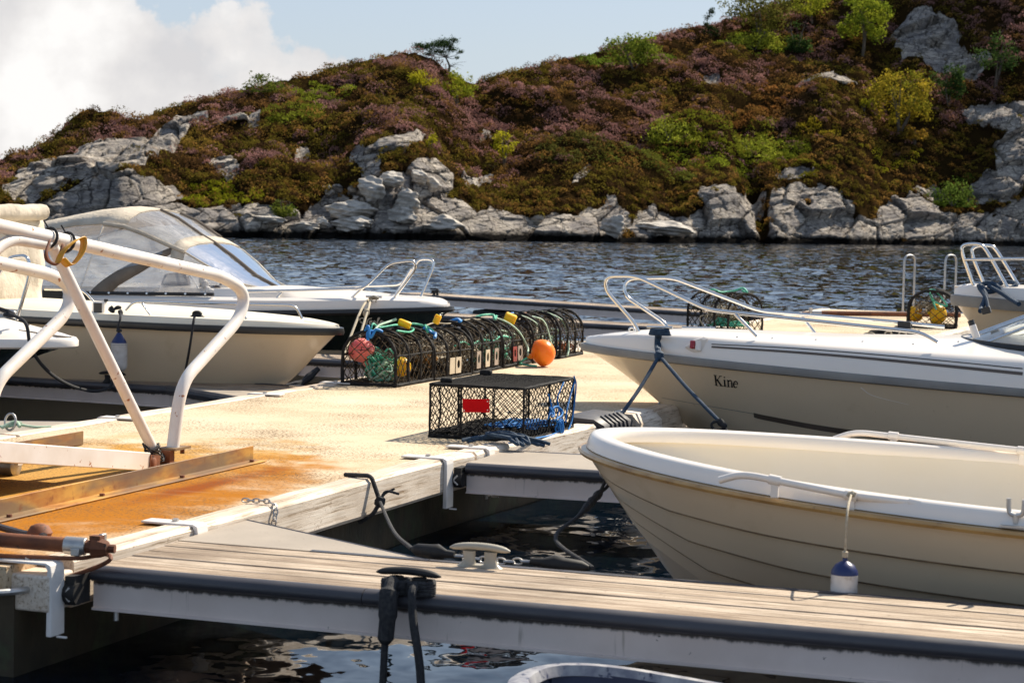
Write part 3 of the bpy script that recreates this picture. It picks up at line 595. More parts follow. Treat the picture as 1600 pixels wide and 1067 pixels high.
for b in [(60,90,180,1),(170,80,95,1),(-150,40,260,1),(100,200,190,1.1),(322,60,46,1),(355,90,44,1),(290,130,80,1),(380,150,80,1.2),(430,118,46,1.2),(468,128,52,1.3),(512,140,50,1.4),(250,220,160,1.2),(500,160,60,1.4),(-200,250,200,1)]:
    k = blob(*b); f_ = k if f_ is None else N.n('ShaderNodeMath', {0: f_, 1: k, 2: .008}, operation='SMOOTH_MAX').outputs[0]
f_ = N.math('ADD', f_, pert)
dens = N.ramp(N.math('MULTIPLY_ADD', f_, 22., .5), [(.43, 0.), (.56, .88), (.8, 1.)])
# generic broken cloud high overhead and all around, mirrored by the sea
hi = N.ramp(N.noise(N.n('ShaderNodeMapping', {'Vector': gd, 'Scale': (1, 1, 2.2)}).outputs[0], 2.6, 6, .58), [(.56, 0.), (.72, .8)])
hz = N.n('ShaderNodeSeparateXYZ', {0: gd}).outputs[2]; hi = N.math('MULTIPLY', hi, N.n('ShaderNodeMapRange', {'Value': hz, 'From Min': .13, 'From Max': .3}).outputs[0])
behind = N.n('ShaderNodeMapRange', {'Value': sx.outputs[1], 'From Min': .05, 'From Max': .3}).outputs[0]
dens = N.math('MAXIMUM', N.math('MULTIPLY', dens, behind), hi)
ct = N.ramp(N.math('MULTIPLY_ADD', N.noise(cvec, 15., 5, .5), .8, N.math('MULTIPLY', f_, 3.)), [(.34, (6.9,6.8,6.9)), (.46, (8.2,8.0,7.9)), (.58, (9.9,9.7,9.5))])
ct = N.mix(1., ct, (1.,1.,1.), 'MULTIPLY')
veil = N.ramp(hz, [(.0, .72), (.15, .58), (.36, .06)]); skyv = N.mix(veil, sky.outputs[0], (6.2,7.0,8.0)); skyv = N.mix(N.ramp(hz, [(.08, 0.), (.2, .5), (.7, .25)]), skyv, (4.9,6.5,9.0)); cmix = N.mix(dens, skyv, ct)
bg = N.n('ShaderNodeBackground', {'Color': cmix, 'Strength': .065}); T.links.new(bg.outputs[0], N.out.inputs[0])
sl = bpy.data.lights.new('sun', 'SUN'); sl.energy = 5.0; sl.angle = math.radians(.55); sl.color = (1., .91, .76); so = bpy.data.objects.new('sun', sl); COL.objects.link(so)
so.rotation_euler = Vector(-SUNV).to_track_quat('-Z', 'Y').to_euler(); so.location = (20, 40, 60)
# ------------------------------------------------------------------ camera
cd = bpy.data.cameras.new('camera'); cam = bpy.data.objects.new('camera', cd); COL.objects.link(cam); SC.camera = cam
cd.sensor_width = 36.; cd.sensor_fit = 'HORIZONTAL'; cd.lens = 36.*F/1600.; cd.clip_start = .1; cd.clip_end = 4000.
cam.matrix_world = Matrix(((rw[0], uw[0], -fw[0], 0), (rw[1], uw[1], -fw[1], 0), (rw[2], uw[2], -fw[2], CZ), (0,0,0,1)))
cd.dof.use_dof = True; cd.dof.focus_distance = 16.; cd.dof.aperture_fstop = 6.3
SC.view_settings.view_transform = 'Standard'; SC.view_settings.look = 'None'; SC.view_settings.exposure = .66; SC.view_settings.gamma = 1.
# ================================================================== pier
pier = thing('pier', 'long sand coloured concrete pier with bleached timber edges and rust stains', 'pier', (-6.6, 8, -.5))
REDGE = [(7.75, -5.20), (9.5, -5.17), (12.5, -5.13), (16.75, -4.85), (24., -4.6), (38.2, -4.3)]   # (y, x) inner line of the right edge beams
LEDGE = [(7.75, -8.12), (20., -8.08), (27., -7.55), (38.2, -7.55)]
def re_(y): return ip(y, [a for a, b in REDGE], [b for a, b in REDGE])
def le_(y): return ip(y, [a for a, b in LEDGE], [b for a, b in LEDGE])
ysr = list(np.linspace(7.75, 38.2, 40))
poly = [(re_(y), y) for y in ysr]+[(le_(y), y) for y in ysr[::-1]]
MB().slab(poly, -.12, 0.).build('deck_slab', m_deck, pier, smooth=0)
polyw = [(re_(y)+.02, y) for y in ysr]+[(le_(y)-.02, y) for y in ysr[::-1]]
polyw = [(x, y+(.03 if y < 8 else 0)) for x, y in polyw]
MB().slab(polyw, -1.6, -.122).build('pier_wall', m_wall, pier, smooth=0)
def beam(edge, side, y0, y1, name='edge_beam', w=.17, zt=.012, zb=-.215):
    ys = np.linspace(y0, y1, max(4, int((y1-y0)/.35))); m = MB(); rings = []
    for i, y in enumerate(ys):
        x = edge(y)+side*.004; j = random.uniform(-.004, .004); k = random.uniform(-.004, .004)
        a, b = x, x+side*w
        rings.append([(a, y, zb), (a, y, zt-.01+j), (a+side*.012, y, zt+j), (b-side*.022, y, zt+k), (b, y, zt-.022+k), (b+side*j, y, zb+.02), (b-side*.012, y, zb)])
    m.loft(rings, True); m.add(rings[0], [tuple(range(7))]); m.add(rings[-1], [tuple(range(7))]); return m.build(name, m_timber, pier, smooth=25)
for a, b in [(8.02, 12.86), (12.9, 15.1), (15.7, 20.4), (20.45, 27.), (27.05, 33.), (33.05, 38.2)]: beam(re_, 1, a, b)
for a, b in [(7.8, 12.2), (12.25, 18.4), (18.45, 24.2), (24.25, 31.), (31.05, 38.2)]: beam(le_, -1, a, b)
# broken end of the near beam and the bare concrete corner
m = MB(); m.box(re_(7.8)-.02, re_(7.8)+.19, 7.79, 8.0, -.20, -.035); m.build('beam_stub', m_timber, pier, bevel=.012)
m = MB(); m.lathe([(0, -.01), (.055, -.005), (.06, .018), (.05, .022), (.03, .012), (0, .01)], (-5.62, 8.35, .0), n=14)
for i in range(8): m.tube(spline([(-5.62+.06*math.cos(i), 8.35+.06*math.sin(i), .005), (-5.62+.12*math.cos(i+.2), 8.35+.1*math.sin(i+.2), .01)], 2), .006, 5)
# rubber corner on the edge beside the box creel
rc = thing('corner_fender', 'thick black rubber corner fender on the pier edge beside the box creel', 'fender', (-4.8, 15.4, -.1))
m = MB(); prof = [(0,-.24),(.08,-.24),(.25,-.2),(.31,-.1),(.29,0),(.2,.06),(.0,.075)]
rings = [[(re_(y)-.06+a, y, b*s_) for a, b in prof] for y, s_ in ((15.12,.75),(15.2,1.),(15.66,1.),(15.74,.8))]
m.loft(rings, True)
for r_ in (rings[0], rings[-1]): m.add(r_, [tuple(range(7))])
m.build('fender_block', m_bumper, rc, smooth=50)
m = MB()
for y in (15.25, 15.34, 15.43, 15.52, 15.6): m.loft([[(re_(yy)-.06+a*1.03, yy, b*1.03+.002) for a, b in prof[1:6]] for yy in (y, y+.035)])
m.build('ribs', m_bumper, rc, solid=.008)
rf = thing('steel_flange', 'pale grey rounded concrete edge block behind the black corner fender', 'edge block', (-4.8, 16, -.1))
m = MB(); rings = [[(re_(y)+.02+a, y, b) for a, b in ((0,-.3),(.2,-.3),(.27,-.2),(.26,-.04),(.19,.035),(0,.045))] for y in (15.78, 16.02, 16.3)]
m.loft(rings, True)
for r_ in (rings[0], rings[-1]): m.add(r_, [tuple(range(6))])
m.build('block_body', m_timber, rf, smooth=50); rf.name = 'edge_block'
# ------------------------------------------------------------------ floating fingers
def cleat(mb, c, ax, L=.30, h=.085, up=(0,0,1.)):
    c = np.array(c, float); ax = np.array(ax, float); ax /= np.linalg.norm(ax); up = np.array(up); sd = np.cross(up, ax)
    for s in (-1, 1):
        b = c+ax*s*L*.19
        mb.loft([[b+ax*(.040*k*math.cos(t)+s*.018*(k-1))+sd*.024*k*math.sin(t)+up*z for t in np.linspace(0, 2*PI, 10, endpoint=False)] for k, z in ((1.35, 0), (1.0, .012), (.72, .035), (.8, h-.012))], True)
    xs = np.linspace(-1, 1, 15)
    mb.loft([[c+ax*x*L*.5+up*(h+.012-.014*x*x)+(sd*math.cos(t)*.024+up*math.sin(t)*.017)*math.sqrt(max(.05, 1-abs(x)**5)) for t in np.linspace(0, 2*PI, 10, endpoint=False)] for x in xs], True)
    e = [c+ax*s*L*.5+up*(h-.002) for s in (-1, 1)]
    mb.obox(c+up*.006, ax, sd, up, L*.42, .05, .012); return mb
def finger(label, root, far, width, side, group='floating mooring fingers', planks=True, gus=None, zt=-.03, bdia=.085, plate_len=0., cleats=(), joint=(), gus_near=None, back=True):
    """root/far: world xy of the front (camera side) edge; side=+1 fingers to the right of the pier"""
    a = np.array([*root, 0.]); b = np.array([*far, 0.]); d = (b-a)/np.linalg.norm(b-a); n = np.array([-d[1], d[0], 0.]) * (1 if side > 0 else -1); L = np.linalg.norm(b-a)
    if n[1] < 0: n = -n
    Z = np.array([0, 0, 1.])
    t = thing('mooring_finger', label, 'mooring finger', a+Z*(zt-.2), group)
    P = lambda s, w, z=0.: a+d*s+n*w+Z*(zt+z)
    bw = .075
    def rail(w0, sgn, name, s0=0., s1=L):
        # rounded rubber nose
        prof = [(0, 0.004), (-.45, .006), (-.8, -.006), (-1., -.028), (-.94, -.048), (-.65, -.062), (0, -.064)]
        rs = [[P(s, w0+sgn*p[0]*bw, p[1]) for p in prof] for s in (s0, s1)]
        m = MB(); m.loft(rs, True)
        for r_ in rs: m.add(r_, [tuple(range(7))])
        return m.build(name, m_bumper, t, smooth=50)
    cuts = [0.]+list(joint)+[L]
    for i in range(len(cuts)-1): rail(bw, 1, 'bumper', cuts[i]+(.004 if i else 0), cuts[i+1])
    if back: rail(width-bw*.55, -1, 'bumper', .7 if gus else 0.)
    # aluminium side beam
    m = MB(); m.prism([P(0, bw*.55, -.066), P(0, bw*1.1, -.066), P(0, bw*1.1, -.195), P(0, bw*.35, -.195), P(0, bw*.35, -.186), P(0, bw*.55, -.182)], d*L); m.build('side_beam', m_alu, t, smooth=0)
    m = MB(); m.prism([P(0, width-bw, -.05), P(0, width-bw*.5, -.05), P(0, width-bw*.5, -.225), P(0, width-bw, -.225)], d*L); m.build('side_beam', m_alu, t, smooth=0)
    for s in np.arange(.3, L, 1.3): m = MB(); m.prism([P(s, bw*1.1, -.05), P(s+.05, bw*1.1, -.05), P(s+.05, bw*1.1, -.2), P(s, bw*1.1, -.2)], n*(width-2.1*bw)); m.build('cross_beam', m_alu, t, smooth=0)
    if planks:
        m = MB(); k = 5; pw = (width-bw*1.75)/k
        for i in range(k):
            w0 = bw+.004+i*pw; s = plate_len
            while s < L-.05:
                e = min(L, s+random.uniform(4.2, 6.5)); zz = random.uniform(-.003, .003)
                rings = []
                for q in np.linspace(s, e-.006, max(3, int((e-s)/.3))):
                    jw = random.uniform(-.0015, .0015); rings.append([P(q, w0+jw, -.026), P(q, w0+jw, -.003+zz), P(q, w0+.005, .0025+zz), P(q, w0+pw-.013, .0025+zz+jw), P(q, w0+pw-.008+jw, -.003+zz), P(q, w0+pw-.008, -.026)])
                m.loft(rings, True); m.add(rings[0], [tuple(range(6))]); m.add(rings[-1], [tuple(range(6))]); s = e
        m.build('planks', m_plank, t, smooth=25)
    if plate_len or not planks:
        m = MB(); e = plate_len if plate_len else L; m.prism([P(0, bw+.002, -.012), P(e-.005, bw+.002, -.012), P(e-.005, width-bw*.6, -.012), P(0, width-bw*.6, -.012)], Z*.016); m.build('cover_plate', m_plate, t, smooth=0)
    if gus:   # triangular gusset between finger and pier on the far side, and its nosing
        g0 = P(-.02, width-bw*.45); g1 = P(-.02, width+gus[1]); g2 = P(gus[0], width-bw*.45)
        m = MB(); m.prism([g0-Z*.012, g2-Z*.012, g1-Z*.012], Z*.016); m.build('gusset_plate', m_plate, t, smooth=0)
        m = MB(); m.tube([g1-Z*.012, g2-Z*.012], .02, 8); m.build('bumper', m_bumper, t); m = MB(); e = (g2-g1); m.prism([g1-Z*.03, g2-Z*.03, g2-Z*.2, g1-Z*.2], np.array([0, -.02, 0])); m.build('side_beam', m_alu, t, smooth=0)
    if gus_near:
        g0 = P(-.02, bw*.6); g1 = P(-.02, -gus_near[1]); g2 = P(gus_near[0], bw*.6)
        m = MB(); m.prism([g0-Z*.012, g2-Z*.012, g1-Z*.012], Z*.016); m.build('gusset_plate', m_plate, t, smooth=0)
        m = MB(); m.tube([g1-Z*.03, g2-Z*.03], .045, 10); m.build('bumper', m_bumper, t); m = MB(); m.prism([g1-Z*.05, g2-Z*.05, g2-Z*.21, g1-Z*.21], np.array([0, .02, 0])); m.build('side_beam', m_alu, t, smooth=0)
    for (s, w, mt, along) in cleats:
        m = MB(); cleat(m, P(s, w, .004), d if along else n); m.build('cleat', mt, t, smooth=50)
    return t, P, d, n
def bracket(parent, y, w=.11, side=1, edge=re_, bolt=True):
    """bent steel strap over the edge beam with a hinge on its face"""
    x = edge(y); m = MB(); s = side
    pr = [(-.13,.022),(.17,.022),(.192,.012),(.198,-.02),(.200,-.31),(.172,-.31),(.176,-.012),(.165,.010),(-.13,.010)]
    m.prism([(x+s*a, y, b) for a, b in pr], (0, w, 0)); m.box(min(x+s*.196, x+s*.29), max(x+s*.196, x+s*.25), y+w*.4, y+w*.52, -.32, -.31)
    h = m.build('hinge_bracket', m_white, parent, smooth=0, bevel=.004)
    m = MB(); m.tube([(x+s*.2, y+w*1.2, -.13), (x+s*.26, y+w*1.2, -.13)], .05, 12); m.box(min(x+s*.2, x+s*.25), max(x+s*.2, x+s*.25), y+w*1.0, y+w*2.2, -.18, -.05); m.build('rubber_block', m_black, h, smooth=50)
    m = MB(); m.tube(spline([(x+s*.235, y+w*.9, -.16), (x+s*.21, y+w*.85, -.13), (x+s*.235, y+w*.9, -.10)], 5), .010, 8)
    m.build('hinge_eye', m_galv, h, smooth=50); m = MB(); m.tube([(x+s*.36, y+w*2.6, -.225), (x+s*.36, y+w*2.6, -.27)], .012, 6); m.build('bolt', m_galv, h, smooth=50)
    if bolt: m = MB(); m.lathe([(0,0),(.018,0),(.018,.014),(0,.014)], (x+s*.04, y+w*.5, .022), n=6); m.build('bolt', m_galv, h, smooth=50)
    return h
F1, P1, d1, n1 = finger('nearest plank topped mooring finger across the foreground with a black bumper', (-4.95, 8.03), (3.2, 8.1), .90, 1, gus=(1.32, .72), joint=(1.35,), cleats=((1.555, .04, m_black, True), (1.60, .80, m_beige_plastic, True)))
bracket(F1, 7.80); bracket(F1, 9.10)
F2, P2, d2, n2 = finger('short grey tan plated mooring finger between the open rowboat and the box creel', (-4.87, 12.52), (2.6, 12.86), .90, 1, plate_len=2.2, cleats=())
bracket(F2, 12.36, .12); bracket(F2, 13.05)
L1, Q1, e1, k1 = finger('plank topped mooring finger running left beside the cream boat', (-8.32, 16.62), (-14.6, 16.95), .85, -1, gus_near=(1.15, .62), cleats=((1.78, .05, m_black, True), (1.65, .72, m_black, True)))
bracket(L1, 16.0, side=-1, edge=le_); bracket(L1, 17.45, side=-1, edge=le_)
L0, Q0, e0, k0 = finger('mooring finger at the left edge behind the gangway with a tan plate', (-8.32, 12.15), (-13.8, 12.3), .85, -1, gus=(1.3, .65), plate_len=1.3)
bracket(L0, 13.55, side=-1, edge=le_)
L2, Q2, e2, k2 = finger('mooring finger with a rope coil between the cream and the dark green boat', (-8.3, 20.72), (-14.6, 20.9), .8, -1, cleats=())
bracket(L2, 20.9, side=-1, edge=le_)
L5, Q5, e5, k5 = finger('wide tan plated mooring finger just behind the last creel of the row', (-7.85, 24.75), (-13.6, 25.2), .9, -1, gus=(1.1, 1.0), plate_len=1.2)
L4, Q4, e4, k4 = finger('lower of the two far mooring fingers behind the creels, black cleat on its near edge', (-7.75, 29.9), (-14.6, 31.6), .85, -1, cleats=((2.6, .05, m_black, True),))
L3, Q3, e3, k3 = finger('farthest mooring finger against open water with two black cleats', (-7.62, 34.6), (-17.1, 39.45), .9, -1, cleats=((9.3, .1, m_black, True), (10.1, .75, m_black, True)))
# floats under the fingers
for (t, P, s0) in ((F1, P1, 5.6), (L1, Q1, 5.2), (L4, Q4, 4.6), (L3, Q3, 7.6)):
    m = MB(); c = P(s0, .45, -.45); m.box(c[0]-.55, c[0]+.55, c[1]-.36, c[1]+.36, -.95, -.258); m.build('pontoon_float', m_black, t, bevel=.04)
# ------------------------------------------------------------------ ropes on the near finger
def rope(name, label, pts, r, mt, n=8, cat='rope', group=None, smoothing=8, n_side=8):
    m = MB(); m.tube(spline(pts, smoothing), r, n_side); o = m.build(name, mt); return tag(o, label, cat, group)
def loose_origin(o): return o
c = P1(1.555, .04, .0)
m = MB()
for i in range(7):   # turns round the two posts of the near cleat
    z = .018+i*.0085
    for s in (-1, 1):
        cc = c+d1*s*.057; m.tube([cc+np.array([math.cos(t)*.062, math.sin(t)*.043, z-.012+random.uniform(-.004,.004)]) for t in np.linspace(0, 2*PI, 13)[:-1]], .010, 6, closed=True)
m.tube(spline([c+np.array([-.06,-.03,.06]), c+np.array([-.055,-.085,.02]), c+np.array([-.05,-.105,-.08]), c+np.array([-.058,-.11,-.2])], 6), [.03]*6+[.042]*7+[.036]*5+[.02], 9)
m.tube(spline([c+np.array([-.058,-.11,-.2]), c+np.array([-.062,-.13,-.45]), c+np.array([-.07,-.17,-.62])], 5), .017, 8)
m.tube(spline([c+np.array([.05,-.03,.05]), c+np.array([.055,-.09,.02]), c+np.array([.075,-.115,-.1]), c+np.array([.12,-.14,-.3]), c+np.array([.155,-.18,-.62])], 6), .019, 8)
tag(m.build('mooring_rope', m_blackrope), 'black mooring rope wound on the front cleat and hanging to the water', 'rope')
# chain on the edge beam
m = MB(); pts = spline([(re_(9.9)+.0, 9.95, .03), (re_(9.95)+.07, 9.98, .028), (re_(9.98)+.13, 9.98, .03), (re_(9.98)+.185, 9.97, .0), (re_(9.96)+.19, 9.94, -.08), (re_(9.96)+.185, 9.93, -.17)], 6)
acc = [pts[0]]
for p in pts:
    if np.linalg.norm(p-acc[-1]) > .026: acc.append(p)
for i in range(len(acc)-1):
    a, b = acc[i], acc[i+1]; t_ = (b-a)/np.linalg.norm(b-a); s_ = np.cross(t_, (0,.3,1.)); s_ /= np.linalg.norm(s_); u_ = np.cross(t_, s_); w_ = s_ if i % 2 else u_; cc = (a+b)/2
    m.tube([cc+t_*math.cos(k)*.022+w_*math.sin(k)*.012 for k in np.linspace(0, 2*PI, 11)[:-1]], .0042, 5, closed=True)
tag(m.build('chain', m_galv), 'short steel chain hanging over the near timber edge', 'chain')
# black rope strap tied round the beam, its line running to the snubber behind the beige cleat
y0 = 11.2; x0 = re_(y0); knot = np.array([x0+.235, y0+.03, -.12])
m = MB(); m.tube(spline([(x0-.02, y0+.08, .022), (x0+.1, y0+.04, .03), (x0+.17, y0+.03, .026), (x0+.2, y0+.03, -.03), tuple(knot)], 6), .014, 8)
m.tube(spline([tuple(knot), (x0+.21, y0-.02, -.19), (x0+.13, y0-.04, -.245)], 5), .013, 8)
m.tube(spline([tuple(knot), (x0+.26, y0+.06, -.06), (x0+.33, y0+.1, -.075)], 5), .008, 6); m.tube(spline([tuple(knot), (x0+.25, y0+.07, -.075), (x0+.3, y0+.1, -.045)], 5), .007, 6)
m.lathe([(0,-.04),(.028,-.025),(.034,0),(.026,.028),(0,.04)], knot, (.3,.2,1), 10)
sn0 = P1(1.18, .99, .03); m.tube(spline([tuple(knot), tuple(lerp(knot, sn0, .5)-np.array([0,0,.05])), tuple(sn0)], 8), .011, 8)
tag(m.build('mooring_rope', m_blackrope), 'dark mooring rope tied round the near timber edge and led down to the finger', 'rope')
sn = thing('rubber_snubber', 'black rubber mooring snubbers with chain behind the beige cleat', 'snubber', P1(1.4, .95, -.05))
def snub(a, b):
    a = np.array(a); b = np.array(b); d_ = b-a; L_ = np.linalg.norm(d_); m = MB()
    m.tube([a, a+d_*.12, a+d_*.45, a+d_*.6, a+d_*.8, b], [.012, .03, .036, .042, .02, .017], 10); return m
e0_, e1_ = sn0, P1(1.41, .97, .02); snub(e0_, e1_).build('rubber_sleeve', m_black, sn, smooth=50)
e2_, e3_ = P1(2.06, 1.03, .0), P1(1.79, .97, .02); snub(e2_, e3_).build('rubber_sleeve', m_black, sn, smooth=50)
m = MB()
for i in range(9):
    cc = lerp(e1_, e3_, (i+.5)/9)+np.array([0,0,-.012*math.sin(PI*(i+.5)/9)]); w_ = np.array([0,0,1.]) if i % 2 else np.array([0,1.,0])
    m.tube([cc+d1*math.cos(k)*.026+w_*math.sin(k)*.015 for k in np.linspace(0, 2*PI, 11)[:-1]], .005, 5, closed=True)
m.build('chain', m_galv, sn)
# ------------------------------------------------------------------ rusty pipe and hose at the bottom left corner
pr = thing('rusty_pipe', 'rusty steel pipe with a grey clamp at the near left corner of the pier', 'pipe', (-5.4, 8.2, 0))
a_, b_ = G(-60, 838, .10), G(150, 855, .075); m = MB(); m.tube([a_, lerp(a_, b_, .8)], .034, 14); m.build('tube', m_rustbar, pr)
dd = (b_-a_)/np.linalg.norm(b_-a_); q0 = lerp(a_, b_, .77)
m = MB(); m.tube([q0, q0+dd*.1], .040, 14); m.obox(q0+dd*.075+np.array([0,-.03,-.02]), dd, (0,1,0), (0,0,1), .04, .05, .035); m.obox(q0+dd*.16+np.array([.0,.03,.03]), dd, (0,1,0), (0,0,1), .02, .04, .06); m.build('clamp', m_galv, pr, bevel=.004)
m = MB(); m.tube([q0+dd*.1, q0+dd*.13, q0+dd*.131, q0+dd*.165, q0+dd*.2, q0+dd*.205, q0+dd*.235], [.03,.03,.05,.046,.034,.02,.02], 8); m.obox(q0+dd*.15+np.array([0,0,.04]), dd, (0,1,0), (0,0,1), .05, .04, .03); m.build('bolt_end', m_rustbar, pr, smooth=30)
tag(MB().tube(spline([G(-40,812,.03), G(10,826,.035), G(40,834,.03), G(70,838,.03)], 5), .018, 8).build('hose', m_bumper), 'dark blue grey hose end lying beside the rusty pipe', 'hose')
m = MB(); m.lathe([(0,-.02),(.05,-.01),(.062,.02),(.045,.05),(.02,.062),(0,.064)], G(62, 838, .02), n=16); tag(m.build('mooring_bollard', m_rustbar), 'low round rust brown bollard beside the hose on the pier corner', 'bollard')
m = MB(); c0 = G(-60,927,-.09); c1 = G(20,924,-.1); c2 = G(80,912,-.1); c3 = G(100,900,-.07); c4 = G(168,875,.02)
m.tube(spline([c0, c1, c2, c3], 8), .016, 10); tag(m.build('hose', m_galv), 'grey armoured cable looping past the white hinge bracket at the near corner', 'cable')
m = MB(); m.tube(spline([G(-60,866,.03), G(60,870,.035), G(120,872,.03), G(150,868,.03), G(168,866,.03), G(172,874,.02), G(150,886,-.02), G(95,905,-.075)], 7), .010, 8); tag(m.build('steel_wire', m_rustbar), 'thin brown wire rope crossing the near corner bracket', 'wire')
# ------------------------------------------------------------------ guide rails for the gangway
def guide(label, x, y0, y1, s=1, sec=.10):
    t = thing('guide_rail', label, 'guide rail', (x, (y0+y1)/2, 0), 'angle iron guide rails on the pier'); th = .009
    m = MB(); m.box(x-th/2, x+th/2, y0, y1, .006, sec); m.box(min(x, x+s*sec), max(x, x+s*sec), y0+.0, y1+.0, .003, .003+th); m.build('angle_iron', m_rail, t, bevel=.003)
    for y in np.arange(y0+.25, y1, .9): m = MB(); m.lathe([(0,0),(.015,0),(.015,.014),(0,.014)], (x+s*.06, y, .012), n=6); m.build('bolt', m_rustbar, t)
    return t
guide('longer nearer rusty yellow angle iron guide rail lying along the pier deck', -6.05, 6.9, 11.78)
guide('rusty yellow guide rail end standing behind the white gangway beam', -7.45, 8.2, 12.0, -1)
# ------------------------------------------------------------------ gangway
gw = thing('gangway', 'white painted steel gangway with tubular handrails standing on the pier', 'gangway', (-6.8, 12, 0))
def gp(u, v, x): return Px(u, v, x)
XN, XF = -6.46, -7.56
def plane_pt(u, v): return gp(u, v, XN)
A0 = gp(-160, 318, XN); A1 = gp(0, 355, XN); A2 = gp(345, 431, XN); A3 = gp(379, 452, XN); A4 = gp(376, 496, XN); A5 = gp(283, 598, XN); A6 = gp(270, 700, XN)
R_t = .047
m = MB(); m.tube(bent([A0, A2, A3+(A3-A2)*.12, A4, A5, A6], .17, 7), R_t*.86, 14); m.build('handrail', m_gang, gw)
Bt = gp(82, 385, XN); Bb = gp(246, 716, XN-.03)
m = MB(); m.tube([Bt, Bb], R_t*.74, 12); m.build('brace', m_gang, gw)
m = MB(); m.tube(bent([gp(78, 383, XN), gp(14, 372, XN), gp(-40, 420, XN), gp(-90, 560, XN)], .12, 6), R_t*.72, 12); m.build('brace', m_gang, gw)
sh = np.array([-1.12, 0, 0])
C0 = gp(-90, 392, XF); C1 = gp(78, 428, XF); C2 = gp(111, 447, XF); C3 = gp(106, 488, XF); C4 = gp(-10, 600, XF); C5 = gp(-22, 690, XF)
m = MB(); m.tube(bent([C0, C1, C2, C3, C4, C5], .17, 7), R_t*.9, 14); m.build('handrail', m_gang, gw)
# box side beam
b0 = gp(-260, 690, XN-.05); b1 = gp(228, 722, XN-.05)
D0 = np.array(gp(228, 721, XN-.0)); Dn = np.array(gp(0, 706, XN-.0))
dirb = (D0-Dn)/np.linalg.norm(D0-Dn); upb = np.cross(np.array([1., 0, 0]), dirb); 
if upb[2] < 0: upb = -upb
Lb = 4.2; cb = D0-dirb*Lb/2
m = MB(); m.obox(cb, dirb, (1, 0, 0), upb, Lb, .06, .115); m.build('side_beam', m_gang, gw, bevel=.006)
m = MB(); m.obox(cb+np.array([-1.02, 0, 0]), dirb, (1, 0, 0), upb, Lb, .06, .115); m.build('side_beam', m_gang, gw, bevel=.006)
m = MB(); m.obox(cb+np.array([-.51, 0, 0])-dirb*.35+upb*.035, dirb, (1, 0, 0), upb, Lb-.7, .94, .02); m.build('walkway', m_galv, gw)
# foot joint: rusty sleeve, flange plate and bolt
m = MB(); m.lathe([(.045,0),(.05,.02),(.05,.07),(.042,.085)], D0+np.array([.0, .03, -.06]), n=12); m.obox(D0+dirb*.05, dirb, (1, 0, 0), upb, .12, .075, .09); m.build('joint_sleeve', m_rustbar, gw)
A6b = A6; m = MB(); m.obox(A6b+np.array([.0, .02, .0]), (1, 0, 0), (0, 1, 0), (0, 0, 1), .13, .2, .014); m.build('foot_plate', m_rail, gw)
m = MB(); m.tube([A6b+np.array([.03, .07, -.04]), A6b+np.array([.03, .07, .0])], .014, 6); m.build('foot_bolt', m_rustbar, gw); m = MB(); m.obox(A6b+np.array([-.0, -.07, -.055]), (1, 0, 0), (0, 1, 0), (0, 0, 1), .07, .06, .1); m.build('foot_block', m_rustbar, gw)
m = MB()
for i in range(7):
    t_ = i*.9; cc = lerp(Bt, Bb, .93+.01*i); m.tube([cc+np.array([math.cos(k)*.05, math.sin(k)*.05, .02*math.sin(k*2+t_)-.01]) for k in np.linspace(0, 2*PI, 11)[:-1]], .006, 5, closed=True)
m.build('wire_lashing', m_blackrope, gw)
w_ = G(14, 742, 0)+np.array([-.0, 0, .055]); m = MB(); m.lathe([(0,-.06),(.045,-.06),(.06,-.05),(.055,-.01),(.055,.01),(.06,.05),(.045,.06),(0,.06)], w_, (1,0,0), 20); m.build('roller_wheel', m_galv, gw)
m = MB(); m.obox(w_+np.array([0,0,.06]), (1,0,0), (0,1,0), (0,0,1), .16, .05, .1); m.build('roller_fork', m_gang, gw)
# clamp and cable ties where the tubes meet, with a curled orange strap
cl = gp(88, 385, XN+.02)
for u_, v_, rr in ((76, 372, .056), (103, 379, .056)):
    m = MB(); cc = gp(u_, v_, XN); m.tube([cc+np.array([math.cos(k)*rr, .02*math.sin(k), math.sin(k)*rr]) for k in np.linspace(0, 2*PI, 17)[:-1]], .009, 6, closed=True); m.tube([cc+np.array([.0, 0, .055]), cc+np.array([-.02, -.02, .1])], .005, 5); m.build('cable_tie', m_black, gw)
def band(pts, wv, th=.004): 
    m = MB(); P = spline(pts, 6); w = np.array(wv); m.loft([[p-w, p+w] for p in P]); return m
band([gp(78,375,XN+.07), gp(72,395,XN+.09), gp(76,408,XN+.09), gp(90,413,XN+.09), gp(94,398,XN+.08), gp(98,382,XN+.07)], (.004, .012, .006)).build('strap', m_rustbar, gw, solid=.005)
band([gp(90,412,XN+.09), gp(97,395,XN+.1), gp(112,380,XN+.12), gp(127,372,XN+.13), gp(131,380,XN+.14), gp(126,398,XN+.14), gp(110,415,XN+.12), gp(97,405,XN+.1)], (.02, .004, .008)).build('strap', m_strap, gw, solid=.006)
